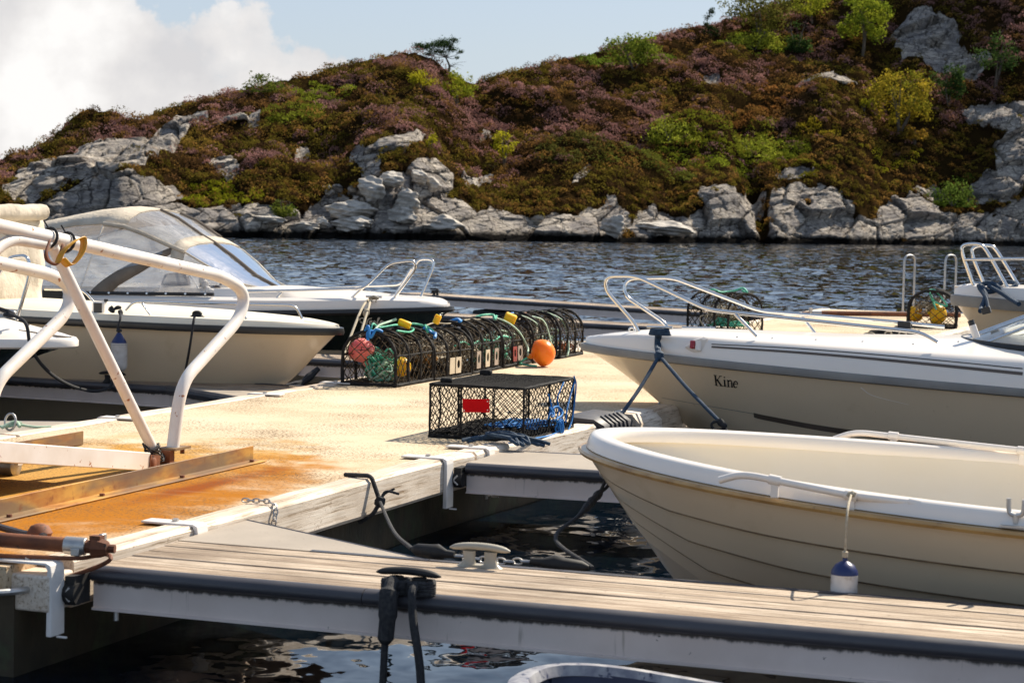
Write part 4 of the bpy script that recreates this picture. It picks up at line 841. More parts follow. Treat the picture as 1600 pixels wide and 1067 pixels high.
# ------------------------------------------------------------------ ladder and pipe at the far end
ld = thing('ladder', 'two stainless ladder hoops standing at the far end of the pier', 'ladder', (-5.5, 38.2, 0))
yl = 38.05
for uL, uR in ((1410, 1421), (1474, 1486)):
    a = Py(uL, 505, yl); b = Py(uR, 505, yl); top = Py((uL+uR)/2, 399, yl)[2]; yo = yl+.28
    m = MB(); m.tube(bent([(a[0], yl, -.02), (a[0], yl, top), (b[0]+.02, yo, top), (b[0]+.02, yo, -.9)], .14, 7), .021, 10); m.build('handrail', m_galv, ld)
xa = Py(1421, 505, yl)[0]+.02; xb = Py(1486, 505, yl)[0]+.02; m = MB()
for z in (-.15, -.42, -.69): m = MB(); m.tube([(xa, yl+.28, z), (xb, yl+.28, z)], .018, 8); m.build('rung', m_galv, ld)
fp = thing('rusty_pipe', 'long rust brown pipe lying along the far end of the pier', 'pipe', (-6.4, 37.6, 0)); a_ = G(1258, 489, .06); b_ = G(1500, 492, .06)
m = MB(); m.tube([lerp(a_, b_, .06), b_], .045, 10); m.tube([lerp(a_, b_, -.02), lerp(a_, b_, .06)], [.02, .03], 8); m.build('tube', m_rustbar, fp)
m = MB(); m.tube([lerp(a_, b_, .035)-np.array([0,0,.06]), lerp(a_, b_, .035)+np.array([0,0,.09])], .035, 8); m.tube([lerp(a_, b_, .04), lerp(a_, b_, .1)], .055, 10); m.build('clamp', m_galv, fp)
# small coil with ring on the left edge
m = MB(); c = G(16, 672, .0); m.tube([c+np.array([math.cos(k)*.045, .01*math.sin(k), .06+math.sin(k)*.06]) for k in np.linspace(0, 2*PI, 15)[:-1]], .009, 6, closed=True)
tag(m.build('mooring_ring', m_galv), 'small steel mooring ring standing on the left timber edge', 'ring')
m = MB(); m.tube(spline([c+np.array([-.1,.0,.02]), c+np.array([0,0,.03]), c+np.array([.05,.06,.05]), c+np.array([.0,.02,.05]), c+np.array([.12,.12,.02]), c+np.array([.2,.22,.015])], 6), .010, 8); m.tube(spline([c+np.array([-.04,-.05,.02]), c+np.array([.02,.03,.06]), c+np.array([.08,.0,.03])], 6), .013, 8)
tag(m.build('rope', m_palegreen), 'short pale green rope knotted to the steel ring on the left edge', 'rope')
# ================================================================== boats
class Boat:
    """x = distance aft of the bow tip, y across (negative = towards the camera), z world height"""
    def __init__(s, name, label, cat, tip, side, L, B, X0, n1, n2, sheer, group='moored boats'):
        s.t = thing(name, label, cat, (tip[0], tip[1], -.5), group); s.tip = tip; s.side = side; s.L = L; s.sheer = sheer
        s.b = lambda x: B*max(0., 1-(1-min(max(x, 0)/X0, 1.))**n1)**n2
    def W(s, x, y, z): return np.array([s.tip[0]+s.side*x, s.tip[1]+y, z])
    def loc(s, P): return (P[0]-s.tip[0])*s.side, P[1]-s.tip[1], P[2]
    def hull(s, stem, e, mt, laps=(), lapd=.014, n=46, nw=30, zdrop=0., name='hull'):
        """stem: polyline (x, z) from tip down; e(x): section exponent"""
        st = np.array(stem); dl = np.r_[0, np.cumsum(np.hypot(*np.diff(st, axis=0).T))]; dl /= dl[-1]
        ws = sorted(set(list(np.linspace(0, 1, nw))+[l-1e-4 for l in laps]+[l+1e-4 for l in laps]))
        near, far, s.seams = [], [], {l: ([], []) for l in laps}
        for i in range(n+1):
            t = i/n; xs = s.L*t**1.9; k = min(1., (t/.42)**1.0)
            if k < 1: kx, kz = np.interp(k, dl, st[:, 0]), np.interp(k, dl, st[:, 1])
            else: kx, kz = st[-1, 0]+(s.L-st[-1, 0])*((t-.42)/.58)**1.5, st[-1, 1]
            zs = s.sheer(xs)-zdrop; b = s.b(xs); ee = e(xs); ra, rb = [], []
            for w in ws:
                y = b*w**ee; z = kz+(zs-kz)*w; x = kx+(xs-kx)*w
                if laps:
                    ll = [0.]+list(laps)+[1.0001]; j = max(q for q in range(len(ll)-1) if w >= ll[q]); fr = (w-ll[j])/(ll[j+1]-ll[j]); y += lapd*(1-fr)*min(1., b*3)*(1 if j else 0)
                ra.append(s.W(x, -y, z)); rb.append(s.W(x, y, z))
            for l in laps:
                y = b*l**ee+lapd*.45*min(1., b*3); z = kz+(zs-kz)*(l-.006); x = kx+(xs-kx)*l; s.seams[l][0].append(s.W(x, -y, z)); s.seams[l][1].append(s.W(x, y, z))
            near.append(ra); far.append(rb)
        m = MB(); m.loft(near); m.loft(far); m.loft([near[-1], far[-1]])
        h = m.build(name, mt, s.t, smooth=40 if not laps else 28); s.hmesh = m; s.near = near; return h
    def plan(s, n=34, xmax=None):
        X = [(xmax or s.L)*(i/n)**2.2 for i in range(n, -1, -1)]
        pts = [(x, -s.b(x)) for x in X]+[(x, s.b(x)) for x in X[::-1][1:]]; return pts
    def rimloft(s, prof, name, mt, n=34, xmax=None, cap=True, smooth=40, zf=None):
        """prof: list of (inset, dz) or function of x giving it, carried round the whole sheer line"""
        pts = np.array(s.plan(n, xmax)); rings = []
        for i, (x, y) in enumerate(pts):
            a = pts[max(0, i-1)]; b = pts[min(len(pts)-1, i+1)]; d = b-a; d /= np.linalg.norm(d)+1e-9; nn = np.array([-d[1], d[0]])   # points inboard
            if nn @ (np.array([x+1.2, 0])-pts[i]) < 0: nn = -nn
            pr = prof(x) if callable(prof) else prof; z0 = (zf or s.sheer)(x)
            ring = []
            for o, dz in pr:
                q = pts[i]+nn*o
                if (y < 0 and q[1] > 0) or (y > 0 and q[1] < 0): q[1] = 0
                ring.append(s.W(q[0], q[1], z0+dz))
            rings.append(ring)
        m = MB(); m.loft(rings, True)
        if cap: m.add(rings[0], [tuple(range(len(rings[0])))]); m.add(rings[-1], [tuple(range(len(rings[0])))])
        return m.build(name, mt, s.t, smooth=smooth)
    def on_side(s, mb, u, v):
        """point and outward normal where the view through (u, v) meets mesh mb"""
        if not hasattr(mb, '_bvh'): mb._bvh = BVHTree.FromPolygons([Vector(p) for p in mb.v], mb.f)
        d = Vector(ray(u, v)).normalized(); h = mb._bvh.ray_cast(Vector(CAM), d)
        if h[0] is None: return None, None
        nrm = h[1] if h[1].dot(d) < 0 else -h[1]; return np.array(h[0]), np.array(nrm)
def stroke(boat, mb, pts, wid, out, off=.004):
    """a painted ribbon following a surface; pts in picture units, wid in metres or list"""
    P = spline(pts, 6); L_, R_ = [], []; prev = None
    for i, p in enumerate(P):
        a, nn = boat.on_side(mb, p[0], p[1])
        if a is None: continue
        q = P[min(i+1, len(P)-1)]; o = P[max(i-1, 0)]; b, _ = boat.on_side(mb, q[0], q[1]); c, _ = boat.on_side(mb, o[0], o[1])
        if b is None or c is None: continue
        d = b-c; d /= np.linalg.norm(d)+1e-9; sd = np.cross(nn, d); w = (wid[0]+(wid[1]-wid[0])*i/(len(P)-1)) if hasattr(wid, '__len__') else wid
        L_.append(a+nn*off+sd*w/2); R_.append(a+nn*off-sd*w/2)
    if len(L_) > 1: out.strip(L_, R_)
    return out
def poly_on(boat, mb, polys, out, off=.004):
    """flat letter pieces: quads given in picture units"""
    for q in polys:
        P = [boat.on_side(mb, *p) for p in q]
        if any(a is None for a, _ in P): continue
        out.add([a+n*off for a, n in P], [tuple(range(len(P)))])
    return out
def rail(boat, name, pts, r, mt=m_steel, rb=.08, k=6):
    m = MB(); m.tube(bent(pts, rb, k), r, 12); return m.build(name, mt, boat.t, smooth=60)
# ------------------------------------------------------------------ white motorboat on the right
K = Boat('motorboat', 'white motorboat with chrome bow rails and the name Kine on its cream hull', 'motorboat', (-5.58, 17.2), 1, 6.0, 1.0, 4.2, 2.2, .62, lambda x: .48-.039*x)
stem = [K.loc(Py(u, v, 17.2)) for u, v in ((918, 545), (960, 572), (1000, 601), (1035, 632), (1075, 668), (1130, 700))]; stem = [(0, .475)]+[(a, c) for a, _, c in stem]+[(2.0, -.85)]
K.hull(stem, lambda x: ip(x, [0, .8, 2., 4., 6.], [1.05, .95, .72, .5, .42]), m_cream, zdrop=.01)
K.rimloft([(-.028, -.028), (-.034, .0), (-.026, .03), (.02, .034), (.02, -.036), (-.01, -.038)], 'rub_rail', m_greyrail)
def kdeck(x):
    h = ip(x, [0, .25, .6, 1.1, 2., 4., 6.], [.085, .13, .175, .205, .225, .262, .27]); i1 = ip(x, [0, .5, 1.5, 6], [.05, .06, .09, .12])
    return [(.0, .02), (.004, h*.35), (i1*.35, h*.72), (i1*.75, h*.93), (i1*1.5, h)]
dk = MB(); rings = []
for i in range(41):
    x = 6.0*(i/40)**1.7; pr = kdeck(x); b = K.b(x); z0 = K.sheer(x); hump = ip(x, [0, .6, 2.2, 3.1, 3.6, 6.], [.0, .02, .04, .085, .12, .12])
    nr = [(-max(b-o, 0), z0+dz) for o, dz in pr]; bi = max(b-pr[-1][0], 0)
    mid = [(-bi*t, z0+pr[-1][1]+hump*(1-t**3)) for t in (.85, .6, .3, 0.)]
    half = nr+mid; full = half+[(-y, z) for y, z in half[::-1][1:]]
    rings.append([K.W(x+.012, y, z) for y, z in full])
dk.loft(rings); dk.build('deck', m_gel, K.t, smooth=50)
m = MB(); stroke(K, dk, [(1112, 538), (1250, 545), (1400, 557), (1598, 576)], .008, m); m.build('pinstripe', m_dark, K.t, smooth=0)
m = MB(); stroke(K, dk, [(1112, 542), (1250, 551), (1400, 564), (1598, 584)], [.016, .026], m); m.build('stripe', m_brown, K.t, smooth=0)
m = MB(); stroke(K, K.hmesh, [(1178, 648), (1200, 653), (1300, 671), (1450, 690), (1598, 706)], [.05, .06], m); m.build('hull_stripe', m_brown, K.t, smooth=0)
m = MB(); stroke(K, K.hmesh, [(1034, 621), (1090, 631), (1178, 646)], .006, m, .003); m.build('chine_line', m_greyrail, K.t, smooth=0)
m = MB(); stroke(K, K.hmesh, [(1345, 605), (1365, 618), (1420, 632)], [.012, .004], m, .003); m.build('scuff_mark', m_gel, K.t, smooth=0)
# the name, drawn as thick and thin strokes
m = MB()
def seg(x0, y0, x1, y1, w0, w1=None):
    w1 = w1 or w0; d = np.array([x1-x0, y1-y0], float); n_ = np.array([-d[1], d[0]])/np.linalg.norm(d); a = np.array([x0, y0]); b = np.array([x1, y1]); k = max(2, int(np.linalg.norm(d)/3)+1); out = []
    for i in range(k):
        p, q = a+d*i/k, a+d*(i+1)/k; wa = w0+(w1-w0)*i/k; wb = w0+(w1-w0)*(i+1)/k; out.append([p+n_*wa/2, q+n_*wb/2, q-n_*wb/2, p-n_*wa/2])
    return out
def arc(cx, cy, rx, ry, a0, a1, w0, w1, k=10):
    out = []; A = np.radians(np.linspace(a0, a1, k+1))
    for i in range(k):
        f0, f1 = (w0+(w1-w0)*math.sin(PI*i/k)), (w0+(w1-w0)*math.sin(PI*(i+1)/k)); o = lambda a, f: [cx+(rx+f/2)*math.cos(a), cy-(ry+f/2)*math.sin(a)]; n_ = lambda a, f: [cx+(rx-f/2)*math.cos(a), cy-(ry-f/2)*math.sin(a)]
        out.append([o(A[i], f0), o(A[i+1], f1), n_(A[i+1], f1), n_(A[i], f0)])
    return out
L_ = seg(1117.5, 585.8, 1119.5, 601.8, 2.4)+seg(1115.2, 585.6, 1120.6, 586.4, .9)+seg(1117, 601.4, 1122.6, 602.2, .9)
L_ += seg(1126, 587, 1119.5, 594.5, 1.1)+seg(1123.6, 586.7, 1128.4, 587.4, .9)+seg(1120.6, 592.6, 1127.4, 602.4, 2.4)+seg(1125, 602.3, 1130.4, 603.1, .9)
L_ += seg(1132.2, 593.2, 1133, 603, 2.2)+seg(1130.4, 593, 1133, 593.3, .9)+seg(1130.8, 603, 1135.4, 603.6, .9)+arc(1132, 589.2, .2, .2, 0, 359, 1.9, 1.9)
L_ += seg(1137.6, 593.6, 1138.4, 603.6, 2.1)+seg(1135.8, 593.4, 1138, 593.7, .9)+seg(1136.2, 603.7, 1140.4, 604.2, .9)+arc(1141, 596.6, 2.3, 2.6, 170, 0, .9, 2.)+seg(1143.4, 596.6, 1144, 604.2, 2.1)+seg(1142, 604.3, 1146, 604.8, .9)
L_ += arc(1149.6, 600.2, 3., 4.9, 30, 322, 1., 2.1, 14)+seg(1147, 599.6, 1152.6, 600.3, .9)+arc(1149.6, 600.2, 3., 4.9, 0, 60, 1.1, 1.6, 5)
poly_on(K, K.hmesh, L_, m, .0035); m.build('name_lettering', m_dark, K.t, smooth=0)
# rails
nr_ = [Py(1000, 523, 17.0), Py(990, 503, 16.98), Py(945, 452, 16.93), Py(947, 431, 16.9), Py(994, 431, 16.82), Py(1106, 484, 16.62), Py(1250, 499, 16.5), Py(1438, 519, 16.42), Py(1466, 535, 16.4)]
rail(K, 'bow_rail', nr_, .0165, rb=.1)
fr_ = [Py(1044, 517, 17.45), Py(1040, 505, 17.46), Py(974, 461, 17.5), Py(978, 435, 17.52), Py(1050, 433.5, 17.6), Py(1187, 486, 17.75), Py(1400, 503, 17.85), Py(1476, 511, 17.9)]
rail(K, 'bow_rail', fr_, .0165, rb=.1)
rail(K, 'stanchion', [Py(1149, 491, 16.57), Py(1183, 526, 16.55)], .0145); rail(K, 'stanchion', [Py(1250, 491, 17.8), Py(1276, 524, 17.8)], .0145)
def tcleat(boat, u0, u1, v, y, name='cleat'):
    a = Py(u0, v, y); b = Py(u1, v+1, y); m = MB(); m.tube([a, b], .013, 10)
    for f in (.36, .64): c = lerp(a, b, f); m.tube([c, c-np.array([0, 0, .07])], .012, 8)
    return m.build(name, m_steel, boat.t, smooth=60), a, b
_, ca, cb_ = tcleat(K, 1011, 1051, 511, 16.62); tcleat(K, 1066, 1118, 512, 17.6)
rail(K, 'mooring_eye', [Py(983, 522, 17.1), Py(983, 512, 17.1), Py(991, 512, 17.1), Py(992, 522, 17.1)], .010, rb=.05)
e0_ = Py(1033, 628, 17.2); m = MB(); m.tube(bent([Py(1046, 634, 17.2), Py(1036, 627, 17.2), Py(1029, 629, 17.2), Py(1029, 642, 17.2), Py(1040, 645, 17.2), Py(1052, 640, 17.2)], .05, 6), .011, 10); m.build('bow_eye', m_galv, K.t)
# red sidelight in its moulded pod
c, nn = K.on_side(dk, 1090, 540); 
if c is not None:
    m = MB(); m.loft([[c+np.array([a*sx_, 0, b*sx_])+nn*o for a, b in ((-.11,-.02),(-.02,-.075),(.075,-.06),(.085,.06),(.05,.075),(-.03,.05))] for sx_, o in ((1., .0), (.75, .022), (.0, .024))], True); m.build('light_pod', m_gel, K.t, smooth=40)
    m = MB(); m.obox(c+nn*.028+np.array([-.028, 0, 0]), (1, 0, 0), np.cross((1, 0, 0), nn), nn, .042, .07, .03); m.build('sidelight', m_redlens, K.t, bevel=.008)
    m = MB(); m.obox(c+nn*.024+np.array([.02, 0, -.01]), (1, 0, 0), np.cross((1, 0, 0), nn), nn, .05, .09, .03); m.build('light_housing', m_gel, K.t, bevel=.01)
m = MB(); a_, b_ = Py(1526, 528, 16.75), Py(1519, 508, 16.75); m.tube([a_, lerp(a_, b_, 1.)], .030, 14); pst = m.build('light_post', m_gel, K.t, smooth=60)
m = MB(); m.tube([b_, b_+(b_-a_)*.38], .026, 14); m.build('cap', m_dark, pst, smooth=60)
# windscreen
bs_ = [(3.30, 0.), (3.34, -.28), (3.52, -.56), (3.9, -.72), (4.9, -.78), (5.6, -.8)]; tp_ = [(4.28, 0.), (4.32, -.24), (4.45, -.46), (4.7, -.58), (5.2, -.66), (5.6, -.70)]
zb_ = lambda x: K.sheer(x)+ip(x, [3.2, 4, 6], [.325, .315, .30]); B_ = [K.W(x, y, zb_(x)) for x, y in bs_]; T_ = [K.W(x, y, zb_(x)+.46) for x, y in tp_]
Bf = [K.W(x, -y, zb_(x)) for x, y in bs_[::-1]]+B_[1:]; Tf = [K.W(x, -y, zb_(x)+.46) for x, y in tp_[::-1]]+T_[1:]
Bs, Ts = spline(Bf, 4), spline(Tf, 4); m = MB(); m.strip(Bs, Ts); m.build('windscreen', m_glass, K.t, smooth=60)
m = MB(); m.tube(Ts, .017, 8); m.build('windscreen_frame', m_steel, K.t); m = MB(); m.loft([[p+np.array([0, 0, .03])*1., p+np.array([-.012, -.012, .0]), p-np.array([0, 0, .03])] for p in Bs]); m.build('windscreen_base', m_dark, K.t, solid=.012)
for i in (8, 12, 16, 20, 24, 28, 32):
    m = MB(); m.tube([Bs[i], Ts[i]], .012, 8); m.build('windscreen_mullion', m_steel, K.t)
m = MB(); c = Py(1541, 485, 17.2); m.obox(c, (1, 0, .3), (0, 1, 0), (-.3, 0, 1), .07, .06, .055); m.build('wiper_motor', m_dark, K.t, bevel=.006)
m = MB(); c = Py(1413, 507, 17.85); m.obox(c, (1, 0, 0), (0, 1, 0), (0, 0, 1), .11, .06, .055); m.obox(c-np.array([0,0,.028]), (1, 0, 0), (0, 1, 0), (0, 0, 1), .13, .07, .012); m.build('rail_fitting', m_dark, K.t, bevel=.005)
m = MB()
for u_, v_ in ((1207,529),(1275,531),(1348,534),(1427,538),(1498,534),(1152,527),(1048,524)):
    c, nn = K.on_side(dk, u_, v_); 
    if c is not None: m.lathe([(0,.008),(.008,.006),(.012,0)], c, nn, 8)
m.build('deck_screw', m_galv, K.t)
m = MB(); random.seed(3)
for i in range(5): m.tube(spline([Py(1360+random.uniform(-3,3)+k*19, 522+random.uniform(-2.5,1.5), 17.7+random.uniform(-.05,.05)) for k in range(5)], 4), .028, 7)
bun = thing('net_bag', 'black net bag tied with white cord lying on the foredeck of the right motorboat', 'bag', Py(1400, 527, 17.7)); m.build('bag', m_netbox, bun)
m = MB(); m.tube(spline([Py(u_, v_, 17.62) for u_, v_ in ((1352,527),(1350,522),(1362,520),(1372,527),(1380,528),(1384,519),(1392,519),(1394,528),(1402,528),(1406,519),(1414,520),(1420,528),(1440,530))], 5), .008, 6); m.build('cord', m_beigerope, bun)
# navy bow lines of Kine
kn = Py(1030, 556, 16.35); 
m = MB(); c = lerp(ca, cb_, .5)-np.array([0, 0, .045])
for i in range(4): m.tube([c+np.array([math.cos(k)*(.085-.004*i), math.sin(k)*.03, -.012+.012*i]) for k in np.linspace(0, 2*PI, 13)[:-1]], .013, 7, closed=True)
sd1, n1_ = K.on_side(dk, 1029, 527); sd2, n2_ = K.on_side(dk, 1029, 543)
m.tube(spline([c+np.array([-.01,-.03,0]), sd1+n1_*.02, sd2+n2_*.025, kn], 6), .022, 8); m.tube(spline([c+np.array([.02,-.03,0]), sd1+n1_*.02+np.array([.02,0,0]), sd2+n2_*.025+np.array([.02,0,0]), kn], 6), .018, 8)
m.lathe([(0,-.05),(.035,-.03),(.045,0),(.036,.03),(0,.05)], kn, (.2,.1,1), 12)
endA = np.array([re_(15.9)+.12, 15.75, .03]); endB = Py(1127, 661, 15.75)
m.tube(spline([kn, lerp(kn, endA, .5)-np.array([0,0,.02]), endA], 8), .0155, 8, jit=.06); m.tube(spline([kn, lerp(kn, endB, .5)-np.array([0,0,.015]), endB], 8), .0155, 8, jit=.06)
tag(m.build('bow_line', m_bluerope), 'navy bow line knotted under the cleat of the motorboat and split in two', 'rope')
m = MB(); eb = endB; m.tube([eb+np.array([math.cos(k)*.06-.02, 0, math.sin(k)*.035-.02]) for k in np.linspace(0, 2*PI, 15)[:-1]], .012, 7, closed=True); m.lathe([(0,-.05),(.025,-.03),(.03,0),(.02,.04),(0,.05)], eb, (1,0,-1), 10)
m.tube(spline([eb+np.array([.03,0,-.04]), eb+np.array([.3,-.3,-.15]), np.array([eb[0]+.9, 13.6, -.08])], 6), .012, 7); tag(m.build('shackle_line', m_blackrope), 'dark shackle and line leading down from the right-hand navy bow line', 'rope')
# navy rope lying over the second finger's bracket
m = MB(); b0_ = np.array([re_(13.5)+.1, 13.42, .05]); random.seed(5)
for dx_, dz_ in ((0, 0), (.03, .012), (-.03, .008)): m.tube(spline([b0_+np.array(q)+np.array([dx_, dx_, dz_]) for q in ((-.20,-.1,-.02),(-.10,.0,.0),(.03,.06,.01),(.14,.02,.01),(.20,-.06,-.03),(.12,-.02,.0),(.0,.1,.02),(-.08,.06,.02),(.08,-.06,.02),(.20,.1,-.02),(.28,.16,-.05))], 6), .0135, 8, jit=.12)
tag(m.build('mooring_rope', m_bluerope), 'thick navy rope heaped over the white bracket in front of the box creel', 'rope')
# ------------------------------------------------------------------ open rowing boat in front on the right
R = Boat('rowing_boat', 'open cream rowing boat with lapped hull, white gunwale and varnished rail', 'rowing boat', (-3.37, 10.5), 1, 5.2, 1.28, 3.0, 2.4, .60, lambda x: .375-.075*x+.009*x*x)
st = [R.loc(Py(u, v, 10.5)) for u, v in ((922, 703), (945, 738), (975, 785), (1010, 845), (1052, 905))]; st = [(0, .36)]+[(a, c) for a, _, c in st]+[(1.05, -.68), (1.6, -.78)]
R.hull(st, lambda x: ip(x, [0, .5, 1.2, 2.5, 5.2], [1.0, .85, .62, .46, .42]), m_cream, laps=(.34, .50, .66, .82), lapd=.034, zdrop=.0)
for l in (.50, .66, .82):
    for k in (0, 1): m = MB(); m.tube(R.seams[l][k][2:], .0048, 5); m.build('lap_shade_line', m_lapshade, R.t)  # thin tubes drawn as the shadow lines below the laps
R.rimloft([(-.034, -.015), (-.042, .0), (-.034, .014), (.02, .018), (.02, -.02)], 'rub_rail', m_strakewood)
R.rimloft([(.0, .02), (.010, .05), (.022, .078), (.036, .092), (.06, .097), (.10, .094), (.118, .082), (.125, .04), (.12, .02)], 'gunwale', m_gel, smooth=60)
m = MB(); rings = []
for i in range(40):
    x = .12+5.0*(i/39)**1.7; b = max(R.b(x-.0)-.118, .0); z = R.sheer(x)+.075; zf_ = ip(x, [.12, .35, .6, 1.1, 1.7, 5.2], [.40, .28, .12, -.08, -.18, -.22]); zf_ = min(zf_, z-.02)
    half = [(-b*f, zf_+(z-zf_)*g) for f, g in ((1., 1.), (.985, .8), (.95, .55), (.88, .3), (.76, .1), (.6, .0), (.3, -.0), (0, -.0))]
    hw = lambda zz: max(0., R.b(x)*max(0., (zz-(-.5))/(R.sheer(x)+.5))**ip(x, [0, .5, 1.2, 2.5, 5.2], [1.25, 1.0, .75, .5, .45])-ip(x, [0, 1., 2.], [.10, .07, .05]))
    half = [(-min(-y, hw(zz)), zz) for y, zz in half]
    rings.append([R.W(x, y, zz) for y, zz in half+[(-y, zz) for y, zz in half[::-1][1:]]])
m.loft(rings); m.build('liner', m_inner, R.t, smooth=60)
m = MB(); # side bench that starts at the right
pts = [R.W(x, y, z) for x, y, z in ((2.05, -1.06, .245), (2.15, -.95, .245), (5.0, -.86, .20), (5.0, -1.15, .20), (3., -1.14, .235))]; m.prism(pts, (0, 0, .012)); m.build('side_bench', m_gel, R.t)
def handrail(pts, posts, name='handrail'):
    m = MB(); m.tube(bent(pts, .08, 6), .0175, 12); h = m.build(name, m_white if False else m_gel, R.t, smooth=60)
    for a in posts:
        m = MB(); m.lathe([(.021,-.03),(.024,-.028),(.024,.028),(.021,.03)], a, np.array(pts[2])-np.array(pts[1]), 12); m.obox(np.array(a)-np.array([0, 0, .045]), (1, 0, 0), (0, 1, 0), (0, 0, 1), .034, .02, .07); m.build('rail_post', m_gel, h, smooth=40)
yN, yF = 9.36, 11.62
handrail([Py(1124, 750, yN-.0), Py(1160, 740, yN), Py(1330, 774, yN-.02), Py(1495, 794, yN-.04), Py(1542, 820, yN-.05)], [Py(1211, 750, yN), Py(1330, 774, yN-.02), Py(1430, 787, yN-.03)])
handrail([Py(1303, 686, yF), Py(1336, 675, yF), Py(1600, 704, yF), Py(1700, 714, yF-.05), Py(1760, 728, yF-.05)], [Py(1396, 681, yF), Py(1598, 704, yF)])
m = MB(); c = Py(1587, 818, 9.25); m.obox(c-np.array([0,0,.01]), (1,0,0), (0,1,0), (0,0,1), .13, .08, .008); m.tube([c, c+np.array([0,0,.04])], .013, 8)
for s_ in (-1, 1): m.tube(spline([c+np.array([0,0,.035]), c+np.array([s_*.03,-s_*.01,.05]), c+np.array([s_*.035,-s_*.01,.11])], 4), .011, 8)
m.build('oarlock', m_galv, R.t)
m = MB(); c = Py(951, 738, 10.48); m.tube([c+np.array([math.cos(k)*.03-.01, -.02, math.sin(k)*.03]) for k in np.linspace(0, 2*PI, 13)[:-1]], .007, 6, closed=True); m.build('bow_eye', m_galv, R.t)
m = MB(); f0 = Py(952, 742, 10.44); f1 = Py(937, 770, 10.25); f2 = Py(905, 805, 9.95); f3 = Py(868, 842, 9.6); f4 = P1(2.08, 1.03, .0)
m.tube(spline([f0, Py(943, 757, 10.35), f1], 4), .009, 7); m.tube(spline([f0+np.array([.02,0,0]), Py(949, 760, 10.35), f1], 4), .009, 7)
m.tube(spline([f1, lerp(f1, f2, .5), f2], 4), [.02,.024,.018,.026,.02,.024,.018,.014,.012], 8); m.tube(spline([f2, f3, f4], 8), .0105, 8)
tag(m.build('bow_line', m_blackrope), 'dark bow line spliced from the rowing boat stem down to the near finger', 'rope')
# ------------------------------------------------------------------ fenders
def fender(label, top, zt, zb, r, white=m_fwhite, ropemat=m_beigerope, cone=True, anchor=None, rr=.008):
    t = thing('fender', label, 'fender', (top[0], top[1], zb), 'cylindrical boat fenders'); x, y = top[0], top[1]; h = zt-zb
    m = MB(); m.lathe([(0, 0), (r*.55, .0), (r*.92, .03), (r, .06), (r, h*.72), (r*1.02, h*.74)], (x, y, zb), n=22); m.build('body', white, t, smooth=50)
    pr = [(r*1.01, h*.73), (r*.98, h*.80), (r*.72, h*.90), (r*.35, h*.955), (r*.2, h*.97), (r*.17, h*1.02), (0, h*1.03)] if cone else [(r*1.01, h*.70), (r*.8, h*.80), (r*.45, h*.92), (r*.25, h*1.0), (0, h*1.0)]
    m = MB(); m.lathe(pr, (x, y, zb), n=22); m.build('cap', m_fblue, t, smooth=50)
    m = MB(); P = [np.array([x, y, zt-.0])]+[np.array(a, float) for a in anchor]; m.tube(spline(P, 6), rr, 7)
    m.lathe([(0,-.02),(rr*2.4,-.01),(rr*2.4,.012),(0,.02)], np.array([x, y, zt+.02]), n=8); m.lathe([(0,-.025),(rr*2.2,-.012),(rr*2.6,.012),(0,.025)], P[-1], (1,0,.3), 9); m.build('lanyard', ropemat, t); return t
fA = Py(1320, 880, 9.0); 
fender('white fender with dark blue cap hanging from the near rail of the rowing boat', (fA[0], fA[1]), fA[2]+.02, fA[2]-.24, .06, anchor=[Py(1321, 860, 9.0), Py(1324, 800, 9.03), Py(1330, 772, yN-.05)], rr=.006)
# ------------------------------------------------------------------ cream boat on the left
C_ = Boat('motorboat', 'cream boat with black rub strake and grey canvas free bow behind the left finger', 'motorboat', (-8.14, 17.6), -1, 5.5, .93, 3.4, 2.2, .62, lambda x: .505+.016*x)
C_.t['label'] = 'cream open boat with black rub strake moored on the left behind the gangway'
st = [C_.loc(Py(u, v, 17.6)) for u, v in ((522, 523), (495, 553), (465, 585), (437, 608))]; st = [(0, .49)]+[(a, c) for a, _, c in st]+[(1.5, -.55), (2.1, -.75)]
C_.hull(st, lambda x: ip(x, [0, .8, 2., 5.5], [1.0, .8, .55, .42]), m_cream)
C_.rimloft([(-.03, -.045), (-.038, -.02), (-.03, .02), (.02, .024), (.02, -.045)], 'rub_strake', m_dark)
dkc = MB(); rings = []
for i in range(31):
    x = 5.4*(i/30)**1.8; b = C_.b(x); z0 = C_.sheer(x); h = ip(x, [0, .2, .5, 1.5, 5], [.05, .06, .075, .08, .085]); cr = ip(x, [0, .5, 1.5, 5], [.0, .02, .035, .03])
    half = [(-b, z0+.015), (-max(b-.01, 0), z0+h*.6), (-max(b-.04, 0), z0+h), (-max(b-.14, 0)*1., z0+h+.004), (-max(b-.18, 0), z0+h+.004+cr*.5), (-b*.4, z0+h+cr), (0, z0+h+cr)]
    rings.append([C_.W(x+.01, y, z) for y, z in half+[(-y, z) for y, z in half[::-1][1:]]])
dkc.loft(rings); dkc.build('deck', m_inner, C_.t, smooth=40)
yc = 16.86
rail(C_, 'side_rail', [Py(197, 485, yc), Py(209, 471, yc), Py(330, 474, yc), Py(462, 477, yc+.35), Py(472, 498, yc+.38)], .0125); rail(C_, 'stanchion', [Py(222, 474, yc), Py(235, 492, yc)], .011); rail(C_, 'stanchion', [Py(371, 476, yc+.1), Py(385, 498, yc+.1)], .011)
rail(C_, 'side_rail', [Py(70, 452, 18.2), Py(130, 453, 18.2), Py(152, 478, 18.2)], .012)
